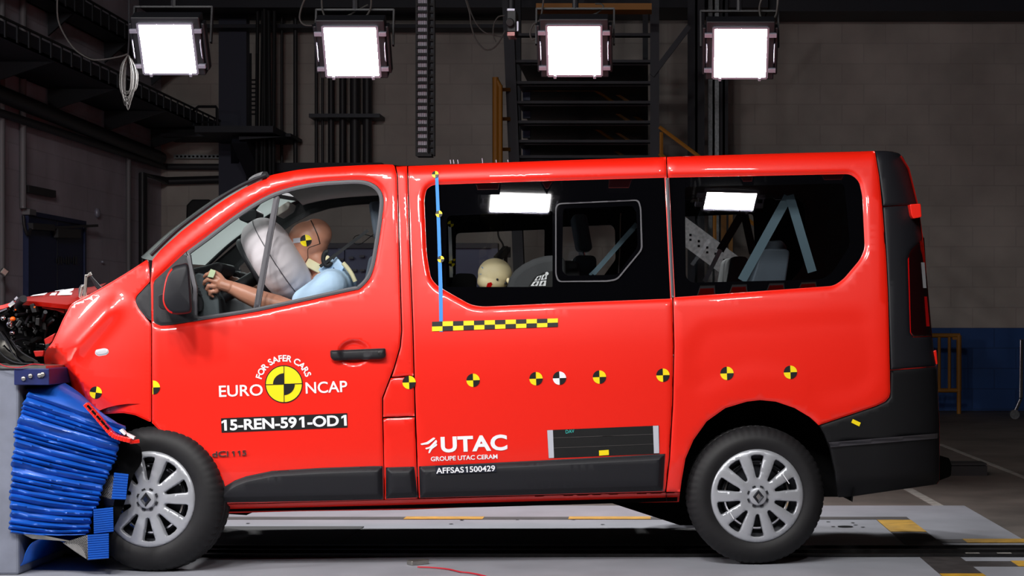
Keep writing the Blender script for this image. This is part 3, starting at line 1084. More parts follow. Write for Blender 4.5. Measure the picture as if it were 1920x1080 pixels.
SEAL = cr([(350, 480), (346.5, 474.5), (387, 444), (431, 410.5), (475, 381), (514, 361), (556, 348.5), (598, 341.5), (639, 338.5), (673, 337.5), (695, 342.5), (711, 354.5), (718.5, 374), (716, 409), (708.5, 459), (701.5, 498), (692, 522.5), (673.5, 541.5), (652, 546.5), (487, 582.5), (384, 599), (362, 603)], 4)
SEAL = densify(SEAL + [(362, 540), (352, 495)], 7)
SEALI = inset_poly(SEAL, 7.0)
seal = panel('window_seal', M['trim'], van, [tuple(p) for p in SEAL], [[tuple(p) for p in SEALI]], [[(0, .0015), (1.5, 0)]], eprof=[(0, .0015), (1.5, 0)], step=30, bstep=7, rim=.03, lift=-.006, smooth=50, label='grey rubber window seal')
panel('window_pane', M['clear'], seal, [tuple(p) for p in SEALI], eprof=[(0, 0)], step=25, bstep=10, rim=0, lift=-.022, smooth=60, label='clear front door glass')
panel('window_bar', M['trim'], seal, [(513, 370), (522, 365), (524, 371), (487.5, 576), (475, 579)], eprof=[(0, .004), (2, 0)], step=10, bstep=5, rim=.02, lift=-.012, smooth=50, label='grey bar dividing the front door window')
# mirror mounting triangles
panel('mirror_mount', M['black'], van, rnd([(341, 479.5), (347, 476), (354, 492), (362, 560), (366, 590), (384, 599), (323, 608.5), (301, 610), (291, 606.5), (287.5, 600), (287.5, 532), (292, 524)], 3, 2), eprof=[(0, .004), (3, 0)], step=12, bstep=6, rim=.02, lift=-.004, label='black mirror mounting triangle')
panel('wing_corner_trim', M['black'], van, rnd([(280, 531), (283, 540), (283.5, 602), (272, 593), (260.5, 578), (254.5, 565), (256, 557)], 3, 2), eprof=[(0, .004), (3, 0)], step=9, bstep=5, rim=.02, lift=-.002)
# mirror: rounded housing standing off the door
mb = MB()
MO = cr([(353, 496), (357, 530), (359, 560), (359, 583), (350, 588), (330, 589.5), (316, 585), (307, 572), (305, 556), (309, 530), (315, 512), (325, 500), (339, 495.5)], 4, True)
cen = np.array((336, 545.))
layers = [(-.235, .0, 0), (-.235, .80, 0), (-.228, .92, 0), (-.21, .985, 0), (-.16, 1.0, 0), (-.10, .98, 1), (-.05, .90, 1), (-.025, .78, 1), (-.02, 0.0, 1)]
rows = []
for y_, k_, _ in layers:
    q = [cen + (np.array(p) - cen) * k_ for p in MO]
    rows.append([V(p[0], p[1], y_) for p in q + q[:1]])
for i in range(len(rows) - 1):
    n_ = len(MO)
    for j in range(n_):
        red_ = (MO[j][0] + MO[(j + 1) % n_][0]) / 2 < 321 and 2 <= i <= 7
        mb.add([rows[i][j], rows[i][j + 1], rows[i + 1][j + 1], rows[i + 1][j]], [(0, 1, 2, 3)], 1 if red_ else 0)
mir = mb.build('wing_mirror', [M['black'], M['red']], van, frame='van', smooth=50, weld=True, label='black wing mirror with red front shell')
mb = MB()
vprism(mb, rnd([(296, 553), (318, 545), (318, 582), (302, 580), (297, 574)], 3, 2), -.08, .08)
mb.build('mirror_arm', M['black'], mir, frame='van', bevel=.006)
# --- door handle
mb = MB()
P_, T_, L_, _ = triangulate(circle(664, 662, 30, 40, sx=.98), (), 8, 4)
hnd = panel('door_handle', M['black'], van, rnd([(619, 657), (722, 653), (723.5, 669), (716, 673), (625, 676), (619.5, 670)], [3, 3, 4, 4, 4, 4], 4), eprof=[(0, .014), (1.5, .006), (4, .001), (6, 0)], step=8, bstep=4, rim=.05, lift=.035, back=False, label='black door handle')
panel('key_lock', M['ink'], hnd, circle(713, 662.5, 5), eprof=[(0, .002), (1, 0)], step=3, bstep=2, rim=.01, lift=.038)
panel('side_repeater', M['lens_white'], van, rnd([(178.5, 656), (196, 652.5), (203, 655), (204.5, 661), (200, 665.5), (184, 668), (178, 664)], 4, 3), eprof=[(0, .008), (2, .001), (4, 0)], step=5, bstep=3, rim=.01, lift=.008, label='pale oval side indicator lamp')
# --- markings
TG = [(767, 717, 12.5, 1), (887, 713, 12.5, 1), (1005, 710, 12.5, 1), (1049, 709, 12.5, 0), (1124, 707, 12.5, 1), (1243, 703.5, 12.5, 1), (1363, 700, 12.5, 1), (1482, 698, 12.5, 1)]


def target(cx, cy, r, yel, a=2, parent=None, lift=.002, nm='target_marker', lab=None, clip=None):
    q = [([p for p in pie(cx, cy, r, a + 90 * k, a + 90 * k + 90)], k % 2) for k in range(4)]
    if clip: q = [([(max(p[0], clip), p[1]) for p in z[0]], z[1]) for z in q if max(p[0] for p in z[0]) > clip + 1]
    return decal(nm, [M['yellow'] if yel else M['white'], M['ink']], parent or van, q, lift=lift, step=8, label=lab)


for cx_, cy_, r_, y_ in TG:
    target(cx_, cy_, r_, y_, lab='round black and yellow target sticker' if y_ else 'round black and white target sticker')
target(179.5, 736, 11.5, 1, a=-8, lab='round target sticker on the buckled wing')
target(287, 726.5, 13, 1, clip=286, lab='half target sticker cut by the door edge')
# chequered strip
q = []
for i in range(12):
    for j in range(2):
        f = lambda u, w: (810 + 236 * u, 603.2 - 6.2 * u + w * (18 - 2.5 * u))
        q.append(([f(i / 12, j / 2), f((i + 1) / 12, j / 2), f((i + 1) / 12, (j + 1) / 2), f(i / 12, (j + 1) / 2)], (i + j + 1) % 2))
decal('chequered_strip', [M['yellow'], M['ink']], van, q, lift=.0035, label='yellow and black chequered tape strip')
decal('blue_tape_strip', M['tape'], van, [([(815.5, 322), (821.5, 322), (826, 430), (829.8, 540), (830.5, 622), (824, 622), (822.5, 540), (819.5, 430)], 0)], lift=.0022, step=10, label='vertical blue tape over the window edge')
for a_, b_ in ((816, 327), (823, 401), (826.5, 486)):
    target(a_, b_, 6.3, 1, lift=.0045, lab='tiny target sticker on the blue tape')
# round programme logo
decal('logo_disc', [M['ink'], M['yellow'], M['ink'], M['ink']], van, [
    (circle(532.3, 720.3, 35.5, 48), 0), (circle(532.3, 720.3, 33.6, 48), 1)], lift=.0016, step=14, label='yellow and black round logo')
decal('logo_quarters', M['ink'], bpy.data.objects['logo_disc'], [(pie(532.3, 720.3, 20.5, 92, 182), 0), (pie(532.3, 720.3, 20.5, -88, 2), 0),
      ([(531.6, 686.5), (533.0, 686.5), (533.4, 754), (532, 754)], 0), ([(498.5, 720.6), (566, 718.6), (566, 720.1), (498.5, 722.1)], 0)], lift=.0036, step=14)
its = [fit_text('EURO', (411, 744.6), (493, 741.6), 21.5, .012), fit_text('NCAP', (573.5, 738.3), (651.5, 735), 21.5, .012)]
sarc = 'FOR SAFER CARS'
vs0, _ = text_geo('H', .025); capw = vs0[:, 1].max()
wid = []
for ch in sarc:
    if ch == ' ': wid.append(.30)
    else:
        v_, _ = text_geo(ch, .025); wid.append(v_[:, 0].max() - v_[:, 0].min() + .10)
tot = sum(wid); pos = 0
A0, A1, RB = 167.5, 17.5, 43.0
for ch, w_ in zip(sarc, wid):
    if ch != ' ':
        an = math.radians(A0 + (A1 - A0) * (pos + w_ / 2) / tot)
        v_, f_ = text_geo(ch, .025)
        x_ = v_[:, 0] - (v_[:, 0].max() + v_[:, 0].min()) / 2
        sc_ = 11.6 / capw
        rad = RB + v_[:, 1] * sc_
        cx_ = 532.3 + rad * math.cos(an) + x_ * sc_ * math.sin(an)
        cy_ = 720.3 - rad * math.sin(an) + x_ * sc_ * math.cos(an)
        its.append((np.stack([cx_, cy_], 1), f_))
    pos += w_
text_decal('logo_lettering', M['white'], van, its, label='white programme lettering around the logo')
pl = decal('test_number_plate', M['ink'], van, [([(414.3, 784.3), (651.2, 774.6), (651.8, 801.6), (415.4, 811.3)], 0)], label='black test number plate')
text_decal('plate_lettering', M['white'], pl, [fit_text('15-REN-591-OD1', (416, 808.2), (650.3, 798.6), 21, .028, .97)], lift=.0038, label='white test number')
# chrome engine badge
mb = MB()
for t_, a_, b_, h_ in (('dCi', (398, 857), (428.5, 855.4), 10.5), ('115', (435, 855.2), (462, 853.6), 9.5)):
    p, fs = fit_text(t_, a_, b_, h_, .02)
    A = side(p[:, 0], p[:, 1], .008); B = side(p[:, 0], p[:, 1], .0)
    mb.add(A.tolist(), fs)
    n = len(mb.v)
    cnt = {}
    for f in fs:
        for i in range(len(f)):
            e = (f[i], f[(i + 1) % len(f)])
            cnt[tuple(sorted(e))] = cnt.get(tuple(sorted(e)), 0) + 1
    mb.v += [tuple(x) for x in B.tolist()]
    k = len(A)
    for (i, j), c_ in cnt.items():
        if c_ == 1: mb.f.append((n - k + i, n - k + j, n + j, n + i)); mb.m.append(0)
mb.build('engine_badge', M['chrome'], van, frame='van', recalc=False, label='chrome engine badge letters')
text_decal('sponsor_lettering', M['white'], van, [fit_text('UTAC', (827, 849), (951.5, 844.3), 30, .035, 1.04), fit_text('GROUPE UTAC CERAM', (808, 865), (933, 860.2), 8.6, .022, 1.0)], label='white laboratory lettering')
sw = []
for p in ([(788, 832), (800, 829), (813, 820), (817, 822), (803, 833), (790, 834.5)], [(797, 840), (805, 838), (818, 824), (820, 829), (808, 840), (799, 843)], [(803, 850), (805, 842), (819, 831), (820, 835), (810, 842), (806, 849.5)]):
    sw.append((rnd(p, 2, 2), 0))
decal('sponsor_stripes', M['white'], van, sw, lift=.003, step=8)
pl = decal('serial_plate', M['navy'], van, [([(816.3, 873.6), (929.5, 870), (930.4, 884.8), (817.4, 889.6)], 0)], lift=.036)
text_decal('serial_lettering', M['white'], pl, [fit_text('AFFSAS1500429', (818, 888.4), (928.5, 883.6), 11.2, .02, 1.0)], lift=.0385)
bd = decal('striped_sticker_panel', [M['ink'], M['grey']], van, [([(1025.8, 806.5), (1235.6, 797.8), (1236.4, 850.6), (1028.8, 859.3)], 0),
      ([(1026, 806.8), (1036.6, 806.2), (1038.8, 858.6), (1029, 859)], 1), ([(1224.2, 798.4), (1234.6, 798), (1236, 849.6), (1226.2, 850)], 1)], lift=.0022, label='black sticker panel with grey ends')
decal('panel_seam', M['padline'], bd, [([(1037.4, 820.6), (1224.4, 813.6), (1224.4, 814.6), (1037.4, 821.6)], 0), ([(1038, 839.6), (1225.4, 832), (1225.4, 833), (1038, 840.6)], 0)], lift=.0036)
decal('yellow_tag', M['yellow'], bd, [([(1123, 844.8), (1141.2, 843.4), (1141.8, 853), (1123.4, 854.4)], 0)], lift=.0038)
text_decal('marker_writing', M['cyan'], bd, [fit_text('DAV', (1061, 812.8), (1077, 811.2), 6.4, -.008, 1.0)], lift=.004)
decal('yellow_tag', M['yellow'], bpy.data.objects['rear_bumper'], [([(1599, 785.6), (1614, 792.6), (1611, 799.6), (1596, 792.2)], 0)], lift=.0165)
mb = MB()
for x_ in (845, 851, 859, 905, 931, 953):
    mb.tube([V(x_, 307, .3), V(x_ - 1, 299.5 if x_ != 905 else 297, .3)], .002, 5)
build_each(mb, 'roof_pin', M['lug'], van, frame='van')

# --- wheels


def wheel(nm, c, R, rx=0.0, rz=0.0, spin=0.0, cap=True, lab=None, rs=.226):
    base = Matrix(((1, 0, 0, 0), (0, 0, -1, 0), (0, 1, 0, 0), (0, 0, 0, 1)))     # local z points out of the near side
    m = Matrix.Translation(Vector(c)) @ Matrix.Rotation(rz, 4, 'Z') @ Matrix.Rotation(rx, 4, 'X') @ base @ Matrix.Rotation(spin, 4, 'Z')
    # tyre: local z 0 = outer face, tyre body reaches back 0.205
    pr = [(rs - .012, -.012), (rs + .002, -.004), (rs + .02, .004), (rs + .045, .008), (R - .045, .002), (R - .022, -.012), (R - .008, -.030), (R, -.048),
          (R, -.075), (R - .007, -.078), (R - .007, -.084), (R, -.087), (R, -.118), (R - .007, -.121), (R - .007, -.127), (R, -.130), (R, -.157), (R - .010, -.178), (R - .03, -.195), (rs, -.20), (rs - .012, -.19)]

    def tread(i, j):
        if i in (5, 6, 7, 8, 12, 15, 16, 17) and j % 4 == 0: return -.0035 if i not in (5,) else -.002
        return 0
    mb = MB(); mb.lathe(pr, m, 240, mod=tread, close=True)
    w = mb.build(nm, M['tyre'], van, frame='van', smooth=35, label=lab)
    if not cap: return w
    # steel rim behind the cap
    mb = MB(); mb.lathe([(rs - .008, -.012), (rs - .014, -.05), (rs - .05, -.06), (rs - .06, -.035), (rs - .075, -.030), (rs - .085, -.05), (.06, -.055), (.0, -.05)], m, 64)
    mb.build('steel_rim', M['steel'], w, frame='van', smooth=40)
    mb = MB(); mb.lathe([(rs - .062, -.034), (rs - .066, -.029), (rs - .074, -.028), (rs - .078, -.034)], m, 64)
    mb.build('bright_rim_ring', M['chrome'], w, frame='van', smooth=40)
    # hub cap with ten tapering openings
    RO = rs
    out = [(RO * math.cos(a), RO * math.sin(a)) for a in np.linspace(0, 2 * math.pi, 121)[:-1]]
    holes = []
    for k in range(10):
        a0 = math.pi / 2 + 2 * math.pi * k / 10
        half = .150 if k % 2 else .152
        q = []
        for r_, h_ in ((.385, .0), (.40, .075), (.47, .108), (.60, .128), (.73, .150), (.83, .165), (.865, .150), (.875, .07)):
            q.append((r_ * RO, h_))
        ring = [(r_, a0 + h_) for r_, h_ in q] + [(r_, a0 - h_) for r_, h_ in reversed(q[1:])]
        holes.append([(r_ * math.cos(a), r_ * math.sin(a)) for r_, a in ring])
    P, T, loops, polys = triangulate(out, holes, .014, .007, rings=[.005], hrings=[.004])
    r = np.hypot(P[:, 0], P[:, 1]) / RO
    z = .022 - .020 * r ** 2.2 - .012 * np.clip((.42 - r) / .3, 0, 1)
    de = dist(P, polys[0]); z -= np.interp(de, [0, .005, .012], [.010, .003, 0])
    for h in polys[1:]: z -= np.interp(dist(P, h), [0, .004, .012], [.007, .002, 0])
    mb = MB()
    A = [m @ Vector((p[0], p[1], q)) for p, q in zip(P, z)]
    B = [m @ Vector((p[0], p[1], q - .022)) for p, q in zip(P, z)]
    n = len(A)
    mb.add(A + B, T.tolist())
    for lp in loops:
        for i in range(len(lp)):
            a, b = lp[i], lp[(i + 1) % len(lp)]
            mb.f.append((a, b, b + n, a + n)); mb.m.append(0)
    hc = mb.build('hub_cap', M['silver'], w, frame='van', smooth=40, label='silver ten-spoke hub cap')
    # centre cap with diamond badge
    mb = MB()
    pr2 = [(0, .034), (.030, .034), (.040, .030), (.044, .022), (.044, .008)]
    mb.lathe(pr2, m, 40)
    for k in range(8):
        a = 2 * math.pi * (k + .5) / 8
        rr = .049
        mm = m @ Matrix.Translation((rr * math.cos(a), rr * math.sin(a), .018)) @ Matrix.Rotation(a, 4, 'Z')
        mb.add([mm @ Vector((x, y, zz)) for zz in (-.006, .003) for y in (-.008, .008) for x in (-.004, .004)], [(0, 2, 3, 1), (4, 5, 7, 6), (0, 1, 5, 4), (2, 6, 7, 3), (0, 4, 6, 2), (1, 3, 7, 5)], 1)

    def dia(a, b, z_): return [m @ Matrix.Rotation(-spin, 4, 'Z') @ Vector(p) for p in ((-a, 0, z_), (0, -b, z_), (a, 0, z_), (0, b, z_))]
    mb.add(dia(.027, .034, .0345) + dia(.022, .028, .042), [(i, (i + 1) % 4, (i + 1) % 4 + 4, i + 4) for i in range(4)], 1)
    mb.add(dia(.022, .028, .042) + dia(.012, .016, .038), [(i, (i + 1) % 4, (i + 1) % 4 + 4, i + 4) for i in range(4)], 1)
    mb.add(dia(.012, .016, .038), [(0, 1, 2, 3)], 2)
    mb.build('centre_badge', [M['silver'], M['steel'], M['chrome']], w, frame='van', smooth=30)
    return w


wr = wheel('wheel', V(1420, 930, .0), .333, spin=0, lab='rear wheel standing on the pad')
mb = MB()
for a, b in (((1466, 886), (1480, 907)), ((1362, 950), (1376, 973))):
    mb.tube([V(a[0], a[1], -.03), V(b[0], b[1], -.03)], .0022, 5)
build_each(mb, 'cable_tie', M['white'], wr, frame='van')
wf = wheel('wheel', (V(279, 932, -.005).x, -.005, .341), .341, rx=math.radians(-3), rz=math.radians(-13), spin=.03, lab='front wheel pushed back and twisted outward')
cz_far = .333
wheel('wheel', (V(1420, 930, .0).x, WID - .21, .333), .333, rx=0, cap=False)
wheel('wheel', (V(1420, 930, .0).x - 3.05, WID - .24, .333), .333, cap=False)

mb = MB()
vprism(mb, cr([(222, 812), (240, 826), (262, 838), (265, 866), (250, 890), (242, 912), (229, 955), (212, 992), (206, 1000), (213, 945), (224, 890), (216, 850)], 3, True), -.05, -.04)
mb.build('torn_arch_liner', M['dark'], van, frame='van', label='torn black wheel arch liner in front of the wheel')

# --- nose: bonnet, engine bay, broken lamp, bumper skin
near = [V(38, 563, .30), V(75, 566, .27), V(126, 571.5, .24), V(143, 566, .25), V(160, 557, .27)]
far = [V(60, 557, 1.75), V(96, 548, 1.75), V(135, 541, 1.75), V(172, 538, 1.7), V(200, 530, 1.65)]
mid = [V(50, 556.5, .95), V(92, 551, .95), V(135, 547, .95), V(160, 545, .95), V(185, 541, .95)]
lip = [Vector((p.x + .005, p.y + .02, p.z - .022)) for p in near]
rows = []
for s_ in np.linspace(0, 1, 9):
    rows.append([tuple(a * (1 - s_) ** 2 + (m_ * 2 - (a + b) * .5) * 2 * s_ * (1 - s_) + b * s_ * s_) for a, m_, b in zip(near, mid, far)])
mb = MB().grid([lip] + rows)
mb.build('bonnet', M['red'], van, frame='van', smooth=60, label='red bonnet bent upward over the engine bay')
bon = bpy.data.objects['bonnet']
mb = MB()


def bq(u, s_): # point on bonnet grid
    i = min(int(u * 4), 3); t = u * 4 - i; j = min(int(s_ * 8), 7); q = s_ * 8 - j
    a = Vector(rows[j][i]).lerp(Vector(rows[j][i + 1]), t); b = Vector(rows[j + 1][i]).lerp(Vector(rows[j + 1][i + 1]), t)
    return a.lerp(b, q) + Vector((0, 0, .004))


for (u0, u1, s0, s1) in ((.06, .22, .35, .62), (.28, .34, .30, .50), (.36, .52, .30, .75), (.30, .40, .66, .85)):
    mb.add([bq(u0, s0), bq(u1, s0), bq(u1, s1), bq(u0, s1)], [(0, 1, 2, 3)])
mb.build('bonnet_sticker', M['white'], bon, frame='van', recalc=False)
mb = MB()
mb.grid([[V(-60, 583, .5), V(5, 572, .45), V(40, 561, .4)], [V(-60, 590, .5), V(5, 579, .44), V(41, 566, .39)], [V(-60, 595, .6), V(5, 586, .6), V(41, 572, .6)]])
mb.build('bonnet_front_edge', M['red'], van, frame='van', smooth=60)
# engine bay clutter
mb = MB()
vprism(mb, [(-90, 680), (-90, 600), (20, 580), (130, 575), (200, 575), (200, 780), (92, 700), (84, 680)], .62, 1.75)
mb.build('engine_block', M['dark'], van, frame='van')
bay = [M['bay'], M['dark'], M['bay'], M['baymetal'], M['redin']]
mb = MB()
for i in range(95):
    px_, py_ = rng.uniform(12, 118), rng.uniform(578, 668)
    if px_ > 128 - (py_ - 575) * .42: continue
    s_ = rng.uniform(2.5, 9); y_ = rng.uniform(.26, .6)
    an = rng.uniform(0, 3.14)
    q = [(px_ + s_ * c * math.cos(an) - s_ * .5 * d * math.sin(an), py_ + s_ * c * math.sin(an) + s_ * .5 * d * math.cos(an)) for c, d in ((-1, -1), (1, -1), (.8, 1), (-1, .9))]
    vprism(mb, q, y_, y_ + rng.uniform(.03, .1), rng.choice([0, 0, 1, 1, 2, 3]))
build_each(mb, 'engine_bay_component', bay, van, frame='van', bevel=.003)
mb = MB()
vprism(mb, [(78, 574), (122, 580), (121, 588), (104, 582), (78, 578)], .3, .5)
vprism(mb, [(82, 636), (104, 624), (98, 640), (86, 652)], .3, .45)
vprism(mb, [(62, 658), (82, 657), (80, 668), (66, 669)], .25, .36)
build_each(mb, 'inner_wing_fragment', M['redin'], van, frame='van', bevel=.004, label='torn red inner wing metal')
mb = MB()
for pts, r_ in (([(44, 560), (34, 570), (40, 580), (52, 575)], .018), ([(48, 606), (56, 592), (68, 590), (72, 602), (64, 611)], .006), ([(85, 585), (80, 605), (84, 620), (100, 622), (112, 612)], .010),
                ([(26, 640), (45, 636), (60, 645)], .005), ([(100, 600), (88, 612), (84, 640)], .006), ([(30, 590), (50, 588), (62, 578), (84, 574)], .007)):
    mb.tube([V(p[0], p[1], .24 + .03 * i) for i, p in enumerate(cr(pts, 4))], r_, 8)
build_each(mb, 'engine_hose', M['black'], van, frame='van', smooth=60)
mb = MB()
for i in range(26):
    b0 = [(6, 597), (18, 607), (22, 623), (40, 620), (30, 612), (27, 630)][i % 6]
    px_, py_ = b0[0] + rng.uniform(-5, 5), b0[1] + rng.uniform(-5, 5)
    s_ = rng.uniform(1.5, 4.5)
    q = [(px_ + rng.uniform(-s_, s_), py_ + rng.uniform(-s_, s_)) for _ in range(3)]
    y_ = rng.uniform(.16, .24)
    mb.add([V(p[0], p[1], y_ + rng.uniform(0, .02)) for p in q], [(0, 1, 2)])
mb.ball(V(6, 597, .2), (.012, .012, .012)); mb.ball(V(18, 608, .2), (.014, .012, .016)); mb.ball(V(23, 624, .2), (.012, .01, .009))
mb.build('broken_headlamp', M['chrome'], van, frame='van', recalc=False, label='shattered headlamp reflector pieces')
mb = MB()
mb.ball(V(24, 598, .2), (.013, .012, .011)); mb.ball(V(29, 581, .2), (.004, .004, .004)); mb.ball(V(65, 576, .22), (.005, .005, .004))
build_each(mb, 'indicator_bulb', M['amber'], van, frame='van', smooth=60)
mb = MB()
mb.tube([V(0, 586, .2), V(14, 580, .2)], .009, 6); mb.tube([V(17, 574, .2), V(27, 566, .2)], .010, 6); mb.tube([V(28, 562, .2), V(33, 557, .2)], .006, 6)
mb.tube([V(74, 645, .2), V(83, 645.5, .2)], .003, 6)
build_each(mb, 'bright_lamp_edge', M['chrome'], van, frame='van')
rows = []
for y_, k_ in ((.10, 1.0), (.14, .8), (.4, .6)):
    rows.append([V(a, b - 0, y_) for a, b in cr([(-60, 590), (0, 606), (12, 622), (30, 648), (50, 668), (82, 684)], 4)])
low = [V(a, b, .2) for a, b in cr([(-60, 660), (0, 676), (20, 684), (36, 687), (56, 688), (80, 686)], 4)]
mb = MB().grid([rows[0], [tuple(Vector(a) * .45 + Vector(b) * .55 + Vector((0, -.05, 0))) for a, b in zip(rows[0], low)], low])
mb.build('bumper_skin', M['frit'], van, frame='van', smooth=60, label='crumpled glossy black front bumper')
mb = MB()
for pts in ([(0, 622), (12, 640), (27, 668), (44, 682)], [(-4, 655), (10, 670), (30, 680), (60, 682)], [(20, 636), (40, 660), (70, 678)]):
    mb.tube([V(p[0], p[1], .09) for p in cr(pts, 4)], .004, 6)
build_each(mb, 'grille_bar', M['steel'], van, frame='van', smooth=60)
# wiper linkage sticking up at the windscreen base
mb = MB()
vprism(mb, [(147, 541), (152, 533), (158, 535), (158, 552), (150, 559), (147, 558)], .55, .60)
mb.build('cowl_fragment', M['trim'], van, frame='van', bevel=.003)
mb = MB()
mb.bar(V(159, 557, .5), V(162, 515, .5), .012, .014); mb.bar(V(161, 520, .5), V(169, 514, .5), .012, .012)
mb.bar(V(168, 511, .5), V(171, 517, .5), .012, .012)
mb.bar(V(150, 558, .52), V(155, 536, .52), .018, .01)
mb.build('wiper_linkage', M['alu'], van, frame='van', bevel=.002, label='bare metal wiper linkage bent upright')
mb = MB()
for k in range(3):
    mb.tube([V(169 + k, 517 + k, .5), V(180 + 3.5 * k, 537, .5), V(188 + 3 * k, 545 - k, .5)], .005, 6)
mb.build('wiper_arm', M['black'], van, frame='van')
# red bracket hanging off the wing into the wheel opening
mb = MB()
br1 = [V(p[0], p[1], -.16) for p in cr([(161, 757), (178, 776), (196, 797), (212, 815), (226, 821), (246, 826)], 3)]
for a, b in zip(br1[:-1], br1[1:]): mb.bar(a, b, .05, .022, up=(0, 0, 1))
mb.bar(V(243, 829, -.14), V(261, 827, -.12), .02, .018)
bk = mb.build('bumper_bracket', M['red'], van, frame='van', bevel=.003, label='torn red slotted bumper bracket')
mb = MB()
for t_ in (.08, .25, .42, .58, .72):
    p = V(163 + 52 * t_, 759 + 58 * t_, -.188)
    mb.bar(p - Vector((.008, 0, -.009)), p + Vector((.008, 0, -.009)), .004, .009, up=(0, 0, 1))
mb.build('bracket_slot', M['dark'], bk, frame='van')
mb = MB()
vprism(mb, [(223, 807), (228, 804), (236, 813), (233, 816)], -.16, -.12); vprism(mb, [(237, 812), (252, 819), (250, 824), (238, 817)], -.15, -.12)
build_each(mb, 'bracket_clip', M['white'], bk, frame='van')

# --- cabin
mb = MB()
vprism(mb, rnd([(362, 517), (372, 511), (386, 516), (410, 560), (412, 600), (362, 600)], 4, 2), .22, WID - .25)
dash = mb.build('dashboard', M['doorin'], van, frame='van', bevel=.02, label='grey dashboard with instrument hood')
mb = MB()
vprism(mb, rnd([(352, 505), (385, 498), (408, 491), (417, 494), (419, 502), (412, 517), (380, 520), (356, 522)], 5, 3), .30, .72)
mb.build('instrument_hood', M['black'], dash, frame='van', bevel=.012)
mb = MB()
vprism(mb, rnd([(358, 536), (372, 545), (380, 568), (378, 584), (360, 584)], 4, 2), .17, .24)
for k in range(4): mb.bar(V(363 + 2.6 * k, 530 + 6 * k, .16), V(371 + 2.6 * k, 536 + 6 * k, .16), .01, .006)
mb.build('air_vent', M['black'], dash, frame='van')
mb = MB()
mb.bar(V(355, 513, .24), V(373, 510.5, .24), .02, .006); mb.bar(V(428, 510, .9), V(452, 507, .9), .03, .008)
mb.build('dash_chrome_strip', M['chrome'], dash, frame='van')
mb = MB()
vprism(mb, rnd([(418, 512), (432, 506), (448, 509), (452, 526), (440, 534), (424, 526)], 5, 3), .75, 1.1)
mb.build('centre_console', M['black'], dash, frame='van', bevel=.01)
# steering wheel
sc_ = V(489, 514, .44)
top_ = V(452, 456, .44); ax = (top_ - sc_).normalized(); ay = Vector((0, 1, 0)); an_ = ax.cross(ay)
mb = MB()
ring = [sc_ + (ax * math.cos(a) + ay * math.sin(a)) * .185 for a in np.linspace(0, 2 * math.pi, 49)]
mb.tube(ring, .019, 10, cap=False)
hubc = sc_ + an_ * (-.03 if an_.x > 0 else .03)
for a in (0.3, 2.84, 4.71): mb.bar(hubc, sc_ + (ax * math.cos(a) + ay * math.sin(a)) * .18, .04, .016, up=an_)
mb.tube([sc_, sc_ - Vector((.28, 0, .17))], .035, 12)
mb.build('steering_wheel', M['black'], van, frame='van', smooth=50, weld=True)
# airbag
nrm_ = Vector((V(557, 464, .44) - V(469, 520, .44))).normalized()
ax2 = ax
Rm = Matrix((nrm_, ay, ax2)).transposed()
mb = MB()
nu, nv = 96, 48
c_ = V(521, 492, .44)
vs = []; fs = []
sg = lambda a, e: math.copysign(abs(a) ** e, a)
for i in range(nv + 1):
    ph = math.pi * i / nv - math.pi / 2
    for j in range(nu):
        th = 2 * math.pi * j / nu
        x = sg(math.sin(ph), .80) * .118
        rr = abs(math.cos(ph)) ** .62
        y = rr * math.cos(th) * .27; z = rr * math.sin(th) * .235
        ruf = 1 + .010 * math.sin(34 * th) * (abs(math.cos(ph)) ** 6) + .006 * math.sin(19 * th + 1)
        vs.append(c_ + Rm @ Vector((x, y * ruf, z * ruf)))
for i in range(nv):
    for j in range(nu):
        fs.append((i * nu + j, i * nu + (j + 1) % nu, (i + 1) * nu + (j + 1) % nu, (i + 1) * nu + j))
mb.add(vs, fs)
bag = mb.build('airbag', M['bag'], van, frame='van', smooth=80, weld=True, label='inflated pale driver airbag')
# seam line round the bag
mb = MB()
sm = [c_ + Rm @ Vector((0.01, .274 * math.cos(t), .238 * math.sin(t))) for t in np.linspace(0, 2 * math.pi, 60)]
mb.tube(sm, .002, 5, cap=False)
mb.build('airbag_seam', M['trim'], bag, frame='van', smooth=60)
# inner mirror
mb = MB()
vprism(mb, rnd([(446, 397), (480, 393), (483, 397), (481, 413), (460, 417), (448, 412)], 4, 3), 0.75, 1.0)
mb.bar(V(472, 398, .9), V(487, 379, .9), .02, .02)
mb.build('inner_mirror', M['black'], van, frame='van', bevel=.006)
mb = MB()
vprism(mb, rnd([(517, 392), (540, 377), (545, 380), (541, 392), (519, 406)], 3, 2), .5, .75)
mb.build('sun_visor', M['headliner'], van, frame='van', bevel=.004)


